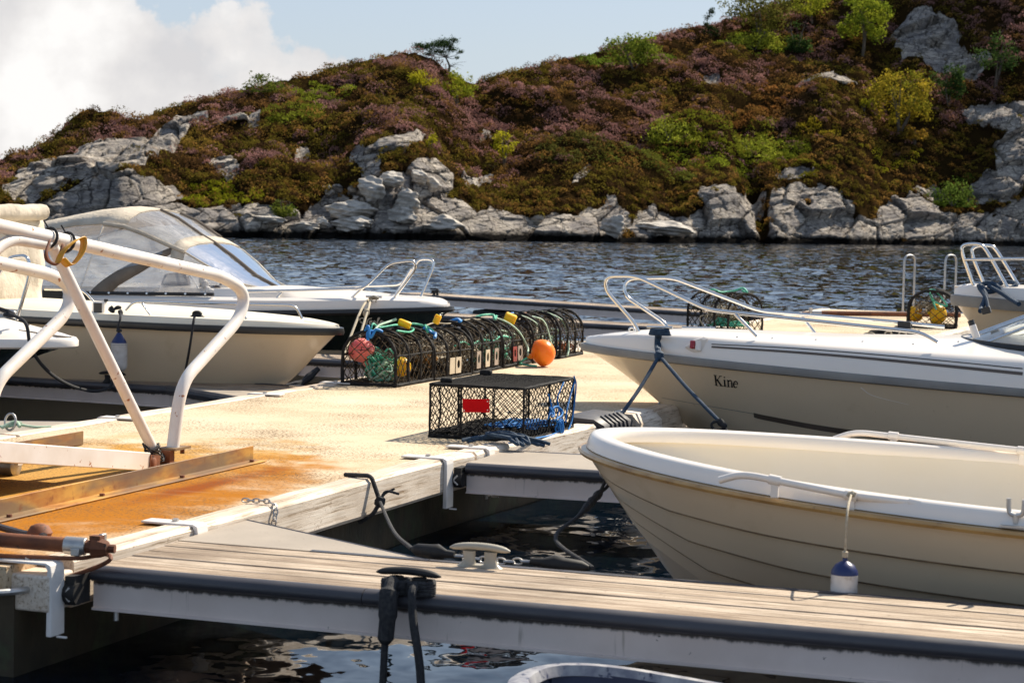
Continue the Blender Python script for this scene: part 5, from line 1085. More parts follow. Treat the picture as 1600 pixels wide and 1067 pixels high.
m = MB(); c = Py(157, 481, 16.9); m.obox(c, (1,0,0), (0,1,0), (0,0,1), .13, .09, .12); bx_ = m.build('lamp_box', m_gel, C_.t, bevel=.012); m = MB(); m.obox(c+np.array([-.0,-.046,.0]), (1,0,0), (0,1,0), (0,0,1), .085, .01, .095); m.tube([c+np.array([.06,0,.06]), c+np.array([.06,0,.085])], .02, 8); m.build('lamp_face', m_dark, bx_)
m = MB(); cleat(m, Py(308, 495, 16.75), (1,0,0), .10, .03); m.build('cleat', m_black, C_.t, smooth=50)
m = MB(); a_ = Py(304, 494, 16.72); m.tube(spline([a_, Py(302, 505, 16.66), Py(297, 540, 16.7), Py(290, 578, 16.9)], 6), .012, 7); tag(m.build('mooring_rope', m_blackrope), 'black strap hanging from the cream boat cleat down its side', 'rope')
# beige canvas cover on its after deck
cv = thing('canvas_cover', 'beige canvas cover with a rolled top standing at the left edge on the cream boat', 'canvas cover', (-11.6, 17.2, .55))
xa_, za_, zt_ = Py(66, 480, 18.3)[0], .56, 1.6
m = MB(); rings = []
for j in range(15):
    z = za_+(1.50-za_)*j/14; f = j/14; ring = []
    for i in range(29):
        q = i/28; wob = .018*math.sin(9*q*2+f*5)+.02*math.sin(5*f*3+q*14)
        if q < .5: ring.append((xa_-2.4*(1-q*2)-.02*f, 16.93+.06*f+wob, z+.015*math.sin(q*40)*(j == 0)))
        else: ring.append((xa_-.02*f+wob*.8, 16.93+.06*f+1.36*(q-.5)*2, z+.02*math.sin(q*9)))
    rings.append(ring)
m.loft(rings); m.build('canvas_panel', m_canvas, cv, smooth=60, solid=.01)
m = MB(); m.tube(spline([(xa_+.02, 16.85, 1.53), (xa_+.02, 17.4, 1.545), (xa_+.02, 17.9, 1.55), (xa_+.02, 18.28, 1.56)], 6), [.08,.09,.085,.08,.085,.09,.085,.08,.085,.09,.086,.085,.08,.082,.085,.085,.085,.085,.08], 12, jit=.03); m.build('rolled_top', m_canvas, cv, smooth=60)
fB = Py(186, 530, 16.62); tie = Py(188, 488, 16.72)
fender('greyish white fender with navy cone hanging on black rope beside the cream boat', (fB[0], fB[1]), fB[2]+.06, fB[2]-.30, .078, cone=False, ropemat=m_blackrope, anchor=[Py(184, 512, 16.62), Py(188, 498, 16.64), tuple(tie)], rr=.011)
m = MB(); random.seed(8); m.tube(spline([Py(172+random.uniform(-2, 16), 482+random.uniform(-3, 6), 16.76+random.uniform(-.04,.04)) for _ in range(9)], 5), .013, 7); tag(m.build('rope_knot', m_blackrope), 'tangled black rope knot on the cream boat rail above the fender', 'rope')
# ------------------------------------------------------------------ boat whose white bow pokes in at the left edge
E_ = Boat('motorboat', 'white bow of a dark hulled boat poking in at the left edge', 'motorboat', (-9.52, 15.15), -1, 5., .95, 3., 2.2, .60, lambda x: .455-.005*x)
E_.hull([(0, .44), (.5, .28), (1.0, .05), (1.6, -.4), (2.2, -.75)], lambda x: ip(x, [0, .8, 2., 5.], [1.0, .75, .5, .4]), m_darkhull)
E_.rimloft([(-.012, -.045), (-.03, -.03), (-.03, .015), (-.01, .04), (.02, .045), (.02, -.045)], 'rub_rail', m_gel)
m = MB(); rings = []
for i in range(25):
    x = 4.9*(i/24)**1.8; b = E_.b(x); z0 = E_.sheer(x); h = ip(x, [0, .3, 1., 5], [.05, .09, .17, .2])
    half = [(-b, z0+.02), (-max(b-.03, 0), z0+h*.4), (-max(b-.12, 0), z0+h*.8), (-max(b-.25, 0), z0+h), (-b*.4, z0+h*1.06), (0, z0+h*1.1)]
    rings.append([E_.W(x+.01, y, z) for y, z in half+[(-y, z) for y, z in half[::-1][1:]]])
m.loft(rings); m.build('deck', m_gel, E_.t, smooth=50); dke = m
rail(E_, 'bow_rail', [Py(26, 500, 15.0), Py(47, 428, 15.0), Py(44, 399, 15.0), Py(14, 402, 15.0), Py(-15, 450, 15.0)], .016, rb=.07)
m = MB(); c = Py(8, 497, 14.9); cleat(m, c, (1,.2,0), .2, .05); m.build('cleat', m_galv, E_.t)
m = MB(); m.tube(spline([Py(-10, 480, 14.85), Py(4, 484, 14.85), Py(14, 488, 14.85), Py(8, 492, 14.8), Py(22, 493, 14.8), Py(12, 486, 14.82)], 5), .018, 8)
m.tube(spline([Py(14, 490, 14.8), Py(40, 505, 14.7), Py(49, 545, 14.75), Py(75, 580, 15.2), Py(110, 602, 15.9), Py(145, 611, 16.3), Py(170, 606, 16.55), Q1(1.74, .0, .05)], 6), .015, 8)
tag(m.build('mooring_rope', m_blackrope), 'black mooring rope sagging from the left white bow to the finger cleat', 'rope')
m = MB()
for u_, v_ in ((31,503),(43,508),(62,509)):
    c, nn = E_.on_side(dke, u_, v_)
    if c is not None: m.lathe([(0,.012),(.014,.01),(.018,0)], c, nn, 8)
m.build('deck_fitting', m_dark, E_.t)
# ------------------------------------------------------------------ dark green boat with the camper canopy
V = Boat('cabin_boat', 'dark green and white boat named Vesla with a beige camper canopy', 'motorboat', (-9.22, 23.1), -1, 6.6, 1.12, 3.4, 2.2, .58, lambda x: .485-.05*x+.004*x*x)
st = [V.loc(Py(u, v, 23.1)) for u, v in ((696, 490), (670, 515), (640, 545), (610, 580))]; st = [(0, .46)]+[(a, c) for a, _, c in st]+[(1.9, -.6), (2.6, -.8)]
V.hull(st, lambda x: ip(x, [0, .8, 2., 6.5], [1.05, .85, .6, .42]), m_darkhull)
# pale lower hull below the green: a second skin just outside
m = MB(); rr_ = []
for ra in V.near:
    zz = [p[2] for p in ra]; P = []
    for z in np.linspace(zz[0], min(zz[-1]-.35, -.06), 8):
        P.append(np.array([np.interp(z, zz, [p[k] for p in ra]) for k in range(3)])+np.array([0, -.006, 0]))
    rr_.append(P)
m.loft(rr_[6:]); m.build('lower_hull', m_cream, V.t, smooth=50)
V.rimloft([(-.03, -.04), (-.045, -.015), (-.035, .025), (.02, .03), (.02, -.04)], 'rub_rail', m_dark)
dv = MB(); rings = []
for i in range(37):
    x = 6.5*(i/36)**1.7; b = V.b(x); z0 = V.sheer(x); h = ip(x, [0, .2, .6, 1.2, 2., 3.2, 6.5], [.07, .12, .15, .16, .17, .19, .19]); cr = ip(x, [0, .8, 1.3, 2.2, 6.5], [.0, .01, .05, .10, .10])
    half = [(-b, z0+.02), (-max(b-.004, 0), z0+h*.45), (-max(b-.03, 0), z0+h*.82), (-max(b-.09, 0), z0+h), (-max(b-.24, 0), z0+h+.003), (-max(b-.32, 0), z0+h+cr), (-b*.35, z0+h+cr*1.2), (0, z0+h+cr*1.25)]
    rings.append([V.W(x+.01, y, z) for y, z in half+[(-y, z) for y, z in half[::-1][1:]]])
dv.loft(rings); dv.build('deck', m_gel, V.t, smooth=40)
# script name on the bow
m = MB(); SN = [[(562,500),(563,497),(567,496.5),(570,499),(572.5,507),(574,501),(577,497.5),(581,496.5)],[(563,501.5),(566,504),(571,502)],[(577,503.6),(580,502.6),(580.6,500.8),(578.4,501),(577.4,504),(579,506),(582,504.6)],[(582.4,504.6),(585,500.6),(585.6,504),(583.4,506),(587.4,504.6)],[(588,504.4),(592,498),(592.6,496),(590.8,497),(589.4,504.4),(591,505.6),(593,504)],[(598,501),(595.4,500.8),(594,503.6),(595.4,505.4),(598.4,501),(598,504.6),(600.5,504.4)]]
for s_ in SN: stroke(V, V.hmesh, s_, .017, m, .007)
m.build('name_lettering', mat('silver_script', (.72,.69,.62), rough=.5), V.t, smooth=0)
# faded registration letters near the canvas
m = MB()
for s_ in ([(71.5,482),(75,482),(75,485.6),(71.5,485.6)], [(79,482),(84.5,482),(84,485.6),(79,485.6),(79,482)]):
    for a, b in zip(s_[:-1], s_[1:]): stroke(V, dv, [a, b], .018, m, .006)
m.build('faded_lettering', m_greyrail, V.t, smooth=0)
rail(V, 'bow_rail', [Py(375, 456, 22.2), Py(568, 451, 22.5), Py(608, 411, 22.65), Py(646, 406, 22.75), Py(651, 418, 22.78), Py(612, 471, 22.75)], .0165, rb=.09); rail(V, 'stanchion', [Py(592, 427, 22.6), Py(545, 470, 22.55)], .0155); rail(V, 'stanchion', [Py(443, 455, 22.35), Py(428, 470, 22.3)], .014)
rail(V, 'bow_rail', [Py(430, 452, 23.6), Py(626, 445, 23.6), Py(650, 414, 23.5), Py(655, 405, 23.5), Py(676, 405, 23.5), Py(678, 415, 23.5), Py(656, 467, 23.35)], .0165, rb=.09)
rail(V, 'stanchion', [Py(643, 420, 23.5), Py(617, 462, 23.5)], .015)
_, va, vb = tcleat(V, 572, 597, 463, 22.35)
m = MB(); vc = lerp(va, vb, .55)-np.array([0,0,.02]); s1, sn1 = V.on_side(dv, 576, 470); s2, sn2 = V.on_side(dv, 567, 480)
m.tube(spline([vc+np.array([.06,-.02,0]), vc+np.array([0,-.04,.02]), vc+np.array([-.06,-.02,0])], 5), .017, 8)
gA, gB = Q2(1.3, .1, .05), Q2(1.15, .06, .06)
m.tube(spline([vc, s1+sn1*.03, Py(563, 487, 21.75), gA], 7), .015, 8, jit=.08); m.tube(spline([vc+np.array([.02,-.02,0]), s1+sn1*.03+np.array([.03,0,0]), Py(574, 487, 21.7), gB], 7), .015, 8, jit=.08); m.lathe([(0,-.06),(.03,-.03),(.04,0),(.03,.04),(0,.06)], Py(572, 489, 21.7), (.3,0,1), 10)
tag(m.build('bow_line', m_beigerope), 'pair of beige bow lines running down from the dark green boat cleat', 'rope')
m = MB(); c = Py(450, 461, 22.55); m.obox(c, (1,0,0), (0,1,0), (0,0,1), .055, .05, .06); m.build('sidelight', m_greenlens, V.t, bevel=.012)
m = MB(); c = Py(438, 458, 22.6); m.obox(c, (1,0,0), (0,1,0), (0,0,1), .10, .05, .03); m.build('light_bracket', m_gel, V.t, bevel=.01)
m = MB(); c = Py(545, 451, 23.6); m.obox(c, (1,0,0), (0,1,0), (0,0,1), .16, .05, .035); m.build('rail_clip', m_gel, V.t, bevel=.008)
m = MB(); random.seed(4)
for i in range(9): m.lathe([(0,-.045),(.035,-.03),(.045,0),(.035,.03),(0,.045)], Py(318+i*1.6+random.uniform(-4,4), 436+i*3.4, 22.3), n=8)
m.tube(spline([Py(316, 436, 22.3), Py(322, 452, 22.3), Py(330, 466, 22.25), Py(352, 470, 22.2), Py(372, 474, 22.2)], 5), .012, 6); tag(m.build('float_line', m_fwhite), 'white knotted line with small floats hanging in front of the canopy windscreen', 'rope')
# ---- canopy
can = bpy.data.objects.new('canopy', None); COL.objects.link(can); can.parent = V.t
ZB = lambda x: V.sheer(x)+ip(x, [2., 3.2, 7.], [.19, .20, .20])
ST = [  # x, base half width, base z, shoulder half width, shoulder z, crown z
 (2.32, .30, .63, .28, .645, .66), (2.62, .62, .60, .50, .72, .80), (2.95, .84, .57, .68, .93, 1.03), (3.22, .93, .55, .76, 1.09, 1.20), (3.38, .96, .54, .79, 1.15, 1.28),
 (3.75, .99, .53, .84, 1.30, 1.50), (4.0, 1.0, .53, .86, 1.38, 1.60), (4.3, 1.0, .525, .87, 1.41, 1.635), (4.7, 1.0, .52, .87, 1.38, 1.59), (5.2, .99, .52, .86, 1.30, 1.49), (5.7, .97, .52, .84, 1.22, 1.38), (6.2, .95, .52, .82, 1.12, 1.26)]
def sect(st_):
    x, bw, bz, sw, sz, cz = st_
    half = [(-bw, bz), (-(bw*.75+sw*.25), bz*.66+sz*.34), (-(bw*.4+sw*.6), bz*.3+sz*.7), (-sw, sz), (-sw*.86, sz+(cz-sz)*.5), (-sw*.6, sz+(cz-sz)*.82), (-sw*.3, sz+(cz-sz)*.96), (0, cz)]
    return [V.W(x, y, z) for y, z in half+[(-y, z) for y, z in half[::-1][1:]]]
SEC = [sect(a) for a in ST]
def sub(i0, i1, k0, k1, off=0.): return [[p+np.array([0, 0, off]) for p in r[k0:k1+1]] for r in SEC[i0:i1+1]]
def part(name, rings, mt, solid=0.): m = MB(); m.loft(rings); return m.build(name, mt, can, smooth=45, solid=solid)
part('front_window', sub(0, 3, 3, 7), m_vinyl); part('front_window', sub(0, 3, 7, 11), m_vinyl)
part('side_window', sub(0, 7, 0, 3), m_vinyl); part('side_window', sub(7, 11, 0, 3), m_vinyl); part('side_window', sub(0, 7, 11, 14), m_vinyl); part('side_window', sub(7, 11, 11, 14), m_vinyl)
part('roof_window', sub(4, 6, 3, 7), m_vinyl); part('roof_window', sub(4, 6, 7, 11), m_vinyl)
part('front_band', sub(3, 4, 2, 12, .008), m_canvas, .01); part('roof', sub(6, 11, 3, 11, .008), m_canvas, .012)
def seam(name, pts, w, mt): 
    m = MB(); m.tube(pts, w, 7); return m.build(name, mt, can)
seam('centre_seam', [r[7]+np.array([0,0,.012]) for r in SEC[0:7]], .018, m_canvasd)
seam('side_seam', [r[11]+np.array([0,0,.012]) for r in SEC[0:7]], .016, m_canvas); seam('side_seam', [r[3]+np.array([0,-.01,.012]) for r in SEC[3:8]], .03, m_canvas); seam('side_seam', [r[9]+np.array([0,0,.012]) for r in SEC[4:7]], .02, m_canvasd)
seam('side_seam', [r[3]+np.array([0,-.01,.006]) for r in SEC[0:4]], .012, m_canvas)
# broad taupe side strap from the shoulder down and aft, pole and stays
m = MB(); a0_, a1_ = SEC[3][2]+np.array([0,-.02,0]), SEC[3][3]+np.array([0,-.02,.0])
pa = [lerp(SEC[4][2], SEC[4][3], f)+np.array([0,-.015,0]) for f in (.55, 1.)]; pts_t = [pa[1], V.W(3.9, -.93, .93), V.W(4.25, -.98, .72), V.W(4.45, -1.0, .54)]; pts_b = [pa[0], V.W(3.72, -.95, .84), V.W(4.02, -1.0, .66), V.W(4.15, -1.01, .53)]
m.strip(spline(pts_t, 6), spline(pts_b, 6)); m.build('side_strap', m_canvasd, can, solid=.012)
m = MB(); m.tube([V.W(3.55, -.9, .53), V.W(3.0, -.80, .55), ], .006, 6); m = MB(); m.tube([SEC[4][3], V.W(2.98, -.74, .57)], .011, 7); m.tube([SEC[7][3], V.W(4.62, -.96, .53)], .012, 7); m.tube([SEC[8][2], SEC[6][3]], .008, 6); m.build('canopy_pole', m_steel, can)
m = MB(); m.tube([V.W(x, -min(V.b(x)-.12, 1.), ZB(x)+.02) for x in np.linspace(2.7, 4.5, 14)], .022, 8); m.build('coaming_trim', m_dark, can)
m = MB()
for x in np.linspace(2.8, 4.4, 7): m.lathe([(0,.008),(.012,.006),(.016,0)], V.W(x, -min(V.b(x)-.095, 1.03), ZB(x)+.025), (0,-1,.2), 8)
m.build('snap_button', m_steel, can)
m = MB(); q = [V.W(x, -min(V.b(x)+.006, 1.13), z) for x, z in ((4.62, .50), (5.2, .50), (5.4, .50), (5.4, .345), (4.8, .345))]
m = MB(); a_ = [Py(u, v, 21.95) for u, v in ((66, 453), (94, 453), (97, 458), (95, 472), (90, 477), (66, 479))]; m.prism(a_, (0, .02, 0)); m.build('cockpit_opening_panel', mat('dark_brown_opening', (.045,.03,.015), rough=.25), V.t)  # flat dark sheet standing in for the open cockpit side
m = MB(); a_ = [Py(u, v, 21.95) for u, v in ((100, 455), (122, 454), (131, 457), (146, 474), (140, 478), (104, 478))]; m.prism(a_, (0, .02, 0)); m.build('cockpit_opening_panel', bpy.data.materials['dark_brown_opening'], V.t)
# interior: seat, wheel, dashboard
m = MB(); c = V.W(3.55, -.42, .0); m.loft([[c+np.array([a*w, b*.05+o, z]) for a, b in ((-1,-1),(1,-1),(1,1),(-1,1))] for w, o, z in ((.14, 0, .42), (.19, .02, .55), (.19, .03, .70), (.15, .04, .80), (.08, .045, .82))], True); m.build('seat_back', m_leather, V.t, bevel=.02)
m = MB(); cc = V.W(3.05, -.42, .66); m.tube([cc+np.array([math.cos(k)*.05+math.sin(k)*.04, math.sin(k+1.57)*.17, math.sin(k)*.16]) for k in np.linspace(0, 2*PI, 25)[:-1]], .016, 8, closed=True); m.tube([cc, cc+np.array([.12, 0, -.1])], .02, 8); m.build('steering_wheel', m_black, V.t)
m = MB(); m.prism([V.W(2.65, -.7, .55), V.W(3.0, -.75, .55), V.W(3.0, -.75, .68), V.W(2.8, -.72, .70)], (0, 1.4, 0)); m.build('dashboard', m_leather, V.t, bevel=.02)
m = MB(); c = Py(178, 462, 22.6); m.tube([c, c+np.array([0, 0, .12])], .02, 8); m.tube([c+np.array([-.05,0,.12]), c+np.array([.06,0,.12])], .03, 8); m.build('throttle_lever', m_dark, V.t)
# rope coil on the second left finger
m = MB(); c = Q2(1.95, .05, .0)
for i in range(9):
    m.tube([c+np.array([-.11+.028*i+random.uniform(-.006,.006), .04*math.sin(k)-.02*(math.cos(k) < 0), -.06+math.cos(k)*(.12+.008*(i % 3))]) for k in np.linspace(0, 2*PI, 17)[:-1]], .015, 7, closed=True)
m.tube(spline([c+np.array([.0,-.02,.06]), c+np.array([.08,-.02,.13]), c+np.array([.16,.04,.1]), c+np.array([-.05,.03,.14])], 5), .013, 7); m.tube(spline([c+np.array([-.02,-.05,-.15]), c+np.array([-.03,-.06,-.3]), c+np.array([-.03,-.06,-.42])], 4), .014, 7)
tag(m.build('rope_coil', m_beigerope), 'beige rope coiled tightly round the finger between the two left boats', 'rope')
m = MB(); a_ = Q2(1.55, -.02, -.1); m.tube(spline([a_, a_+np.array([-.12,-.2,-.16]), a_+np.array([-.25,-.4,-.2]), a_+np.array([-.36,-.6,-.36])], 6), [.03,.035,.04,.05,.045,.035,.04,.05,.05,.04,.035,.03,.03,.03,.03,.03,.03,.03,.03], 8); m.tube(spline([Q2(2.25, -.02, -.06), Q2(2.3, -.03, -.2), Q2(2.42, -.03, -.22), Q2(2.46, -.02, -.08)], 5), .016, 7)
tag(m.build('mooring_rope', m_blackrope), 'black rubber snubber and strap below the rope coil', 'rope')
# ropes on the cleats of the first left finger
m = MB(); c = Q1(1.65, .72, .03)
for s_, mm in ((-1, 0), (1, 1)):
    for i in range(3): m.tube([c+np.array([s_*.05+.018*i-.02, math.cos(k)*.045, .04+math.sin(k)*.05]) for k in np.linspace(0, 2*PI, 11)[:-1]], .013, 6, closed=True)
m.tube(spline([c+np.array([-.06,0,.06]), c+np.array([-.2,-.1,-.02]), c+np.array([-.3,-.15,-.03])], 5), .011, 6)
tag(m.build('rope', m_beigerope), 'pale rope turned round the rear cleat of the left finger', 'rope')
# ------------------------------------------------------------------ bow of a boat beyond the right motorboat
X_ = Boat('motorboat', 'small white bow with twin chrome loops beyond the right motorboat', 'motorboat', (-3.62, 26.2), 1, 5., .95, 3., 2.2, .6, lambda x: .70-.03*x)
X_.hull([(0, .68), (.25, .35), (.5, 0.), (.9, -.5), (1.5, -.75)], lambda x: ip(x, [0, .8, 2., 5.], [1.0, .8, .55, .42]), m_cream)
X_.rimloft([(-.02, -.09), (-.035, -.04), (-.03, .04), (.02, .05), (.02, -.09)], 'rub_rail', m_greyrail)
m = MB(); rings = []
for i in range(25):
    x = 4.9*(i/24)**1.8; b = X_.b(x); z0 = X_.sheer(x); h = ip(x, [0, .2, 1., 5], [.13, .17, .19, .2])
    half = [(-b, z0+.03), (-max(b-.03, 0), z0+h*.6), (-max(b-.08, 0), z0+h), (-b*.4, z0+h*1.1), (0, z0+h*1.15)]
    rings.append([X_.W(x+.01, y, z) for y, z in half+[(-y, z) for y, z in half[::-1][1:]]])
m.loft(rings); m.build('deck', m_gel, X_.t, smooth=50)
rail(X_, 'bow_rail', [Py(1524, 454, 26.0), Py(1502, 393, 25.95), Py(1504, 382, 25.95), Py(1532, 381, 25.9), Py(1541, 390, 25.88), Py(1576, 452, 25.8)], .022, rb=.16); rail(X_, 'bow_rail', [Py(1536, 440, 26.5), Py(1518, 398, 26.5), Py(1520, 385, 26.5), Py(1549, 383, 26.5), Py(1558, 392, 26.5), Py(1594, 450, 26.45)], .022, rb=.16)
rail(X_, 'cross_rail', [Py(1508, 406, 25.95), Py(1620, 404, 25.6)], .018); rail(X_, 'mooring_eye', [Py(1503, 455, 26.1), Py(1504, 445, 26.1), Py(1512, 445, 26.1), Py(1513, 455, 26.1)], .012, rb=.04)
m = MB(); P = [Py(u, v, y) for u, v, y in ((1528,448,25.8),(1545,442,25.75),(1560,450,25.7),(1545,456,25.65),(1532,447,25.65),(1540,462,25.5),(1534,480,25.35),(1532,486,25.2))]; m.tube(spline(P, 6), .032, 8); m.tube(spline([Py(1545,447,25.7), Py(1565,458,25.5), Py(1580,468,25.3), Py(1592,475,25.0)], 6), .030, 8); m.tube(spline([Py(1530,450,25.6), Py(1540,465,25.45), Py(1544,482,25.3)], 5), .024, 8); m.tube(spline([Py(1556,448,26.0), Py(1570,440,26.0), Py(1588,444,25.9), Py(1575,452,25.8), Py(1558,450,25.8)], 5), .03, 8)
tag(m.build('bow_line', m_bluerope), 'thick navy rope knotted round the bow of the small boat at the far right', 'rope')
# ------------------------------------------------------------------ navy boat poking in at the bottom edge
N_ = Boat('dinghy', 'navy blue dinghy bow with worn white rim at the bottom edge', 'dinghy', (-2.66, 7.52), 1, 3.0, .37, .40, 2.0, .38, lambda x: -.195-.07*x)
N_.hull([(0, -.22), (.06, -.4), (.2, -.6), (.5, -.72)], lambda x: ip(x, [0, .5, 3.], [.7, .5, .4]), m_navy)
N_.rimloft([(-.02, -.05), (-.035, -.03), (-.03, .0), (.01, .012), (.05, .012), (.06, -.03), (.0, -.05)], 'gunwale', mat('worn_white_rim', (.44,.43,.43), (.20,.20,.24), rough=.5, ns=14, spot=(.03,.04,.09), ss=16, st=.58, bump=.3), smooth=50)
m = MB(); rings = []
for i in range(20):
    x = .06+3.2*(i/19)**1.5; b = max(N_.b(x)-.06, 0); z = N_.sheer(x)-.02
    half = [(-b, z), (-b*.95, z-.2), (-b*.7, z-.32), (0, z-.33)]; rings.append([N_.W(x, y, zz) for y, zz in half+[(-y, zz) for y, zz in half[::-1][1:]]])
m.loft(rings); m.build('liner', m_navy, N_.t)
# ================================================================== creels, buoys, rope
random.seed(21)
def seg3(m, a, b, r=.0036):
    d = b-a; L = np.linalg.norm(d)
    if L < 1e-6: return
    d /= L; x = np.cross(d, (0.3,.2,.93)); x /= np.linalg.norm(x)+1e-9; y = np.cross(d, x)
    o = [x*r, (-x*.5+y*.87)*r, (-x*.5-y*.87)*r]; m.add([a+k for k in o]+[b+k for k in o], [(0,1,4,3),(1,2,5,4),(2,0,3,5)])
def net(m, fn, La, Ls, c, r=.0036, jit=.22, inside=None):
    """diamond netting: fn(a, s) -> point"""
    na, ns = max(2, int(round(La/c))), max(2, int(round(Ls/c))); nodes = {}
    for i in range(na+1):
        for j in range(ns+1):
            if (i+j) % 2 == 0:
                a = La*i/na+(random.uniform(-jit, jit)*c if 0 < i < na else 0); s = Ls*j/ns+(random.uniform(-jit, jit)*c if 0 < j < ns else 0)
                if inside is None or inside(a, s): nodes[i, j] = np.array(fn(a, s), float)
    for (i, j), P in nodes.items():
        for dj in (-1, 1):
            Q = nodes.get((i+1, j+dj))
            if Q is not None: seg3(m, P, Q, r)
CW, CH, CS, CL = .54, .50, .27, .90    # creel width, crown, straight side, length
def dsec(t):
    """D-shaped hoop outline, t in 0..1 from right foot over the crown to left foot"""
    h = CW/2; ar = PI*(h+CH-CS)/2; tot = 2*CS+ar; s = t*tot
    if s < CS: return (h, s)
    if s > tot-CS: return (-h, tot-s)
    k = (s-CS)/ar*PI; return (h*math.cos(k), CS+(CH-CS)*math.sin(k))
DLEN = 2*CS+PI*(CW/2+CH-CS)/2
def make_creel(label, loc, rot=0, panels=(), group='creels in a row on the pier edge', cell=.058, sc=1.):
    t = thing('lobster_creel', label, 'creel', (0, 0, 0), group)
    for k, y in enumerate((-.45, -.15, .15, .45)):
        m = MB(); pts = [(dsec(f)[0], y, dsec(f)[1]+.012) for f in np.linspace(0, 1, 30)]; m.tube(pts, .0155, 7, jit=.3); m.build('hoop', m_rubberwrap, t, smooth=60)
    m = MB(); h = CW/2
    for x in (-h, h): m.tube([(x, y, .018) for y in np.linspace(-.45, .45, 20)], .018, 7, jit=.25)
    for y in (-.45, -.15, .15, .45): m.tube([(x, y, .018) for x in np.linspace(-h, h, 10)], .016, 7, jit=.25)
    for x, z in ((-h, CS+.02), (h, CS+.02), (0, CH+.012)): m.tube([(x, y, z) for y in np.linspace(-.45, .45, 20)], .008, 6, jit=.3)
    m.build('base_frame', m_rubberwrap, t, smooth=60)
    m = MB()
    net(m, lambda a, s: (dsec(s/DLEN)[0]*1.01, a-.45, dsec(s/DLEN)[1]+.012-.012*math.sin(PI*((a/.3) % 1))), .90, DLEN, cell, .0046)
    for y in (-.45, .45): net(m, lambda a, s: (a-h, y, s+.01), CW, CH, cell, .0048, inside=lambda a, s: s < CS+(CH-CS)*math.sqrt(max(0, 1-((a-h)/h)**2))+.01)
    net(m, lambda a, s: (a-h, -.45+.9*s/.9, .025+random.uniform(0,.01)), CW, .9, .036, .005)
    for s_ in (-1, 1): net(m, lambda a, s: ((a-h)*(.35+.65*s/.3), s_*(.15+s), .25+(dsec(.5)[1]-.25)*(s/.3)*.5*math.cos((a-h)*5)), CW, .3, .05, .0034)
    m.build('netting', m_net, t, smooth=0)
    for (y, w, mt, hole) in panels: panel(t, y, w, mt, hole)
    t.location = loc; t.rotation_euler = (0, 0, rot); t.scale = (sc, sc, sc); return t
def panel(t, y, w, mt, hole):
    m = MB(); x = CW/2+.016; z0, z1 = .055, .225; n = 20; cy, cz = y, (z0+z1)/2+.01
    if hole:
        ring = [(cy+math.cos(k)*w*.27, cz+math.sin(k)*.045) for k in np.linspace(0, 2*PI, n+1)[:-1]]; out = []
        for k in np.linspace(0, 2*PI, n+1)[:-1]:
            c, s = math.cos(k), math.sin(k); f = min((w/2)/max(abs(c), 1e-6), ((z1-z0)/2)/max(abs(s), 1e-6)); out.append((cy+c*f, (z0+z1)/2+s*f))
        for xx in (x, x+.006): m.add([(xx, a, b) for a, b in ring]+[(xx, a, b) for a, b in out], [(i, (i+1) % n, n+(i+1) % n, n+i) for i in range(n)])
        m.add([(x, a, b) for a, b in ring]+[(x+.006, a, b) for a, b in ring], [(i, (i+1) % n, n+(i+1) % n, n+i) for i in range(n)]); m.add([(x, a, b) for a, b in out]+[(x+.006, a, b) for a, b in out], [(i, (i+1) % n, n+(i+1) % n, n+i) for i in range(n)])
    else: m.box(x, x+.006, y-w/2, y+w/2, z0, z1)
    me = m.build('escape_panel', mt, None, smooth=0); me.parent = t; return me
CX = -7.775
row = [(17.92, 'front creel of the row holding pink and yellow buoys and green rope', ()),
 (18.86, 'second creel from the front with two pale plastic escape panels', ((-.06,.12,m_panelp,False),(.09,.13,m_panelp,True))),
 (19.80, 'third creel from the front with three taupe and pale escape panels', ((-.30,.12,m_panel,True),(-.02,.13,m_panelp,True),(.26,.12,m_panel,True))),
 (20.74, 'fourth creel from the front with one red and one taupe escape panel', ((-.12,.12,m_panelr,True),(.05,.15,m_panel,True))),
 (21.66, 'fifth creel of the row directly behind the orange buoy', ((-.1,.13,m_panelp,True),(.12,.14,m_panel,True))),
 (22.56, 'last creel at the far end of the row past the orange buoy', ())]
base = make_creel(row[0][1], (CX, row[0][0], 0), 0)
for i, (y, lab, pn) in enumerate(row[1:]):
    c = copy_tree(base); c['label'] = lab; c.location = (CX+ip(y, [17, 20, 23], [0, .02, .03])+random.uniform(-.015, .015), y, 0); c.rotation_euler = (0, random.uniform(-.03, .03), random.uniform(-.05, .05)); c.scale = (random.uniform(.95, 1.05), 1, random.uniform(.93, 1.05))
    for p in pn: panel(c, *p)
g2 = 'two creels at the far end of the pier'
c = copy_tree(base); c['label'] = 'round topped creel alone behind the bow rails of the right motorboat'; c['group'] = g2; fpos = G(1112, 520, 0); c.location = (fpos[0]+.1, fpos[1]+.35, 0); c.rotation_euler = (0, 0, 1.0); c.scale = (1.25, .95, 1.12); c1_ = c
c = copy_tree(base); c['label'] = 'creel holding two yellow buoys beside the ladder hoops'; c['group'] = g2; fy = G(1448, 513, 0); c.location = (fy[0]+.02, fy[1]+.45, 0); c.rotation_euler = (0, 0, .12); c.scale = (1.35, 1.05, 1.15); c2_ = c
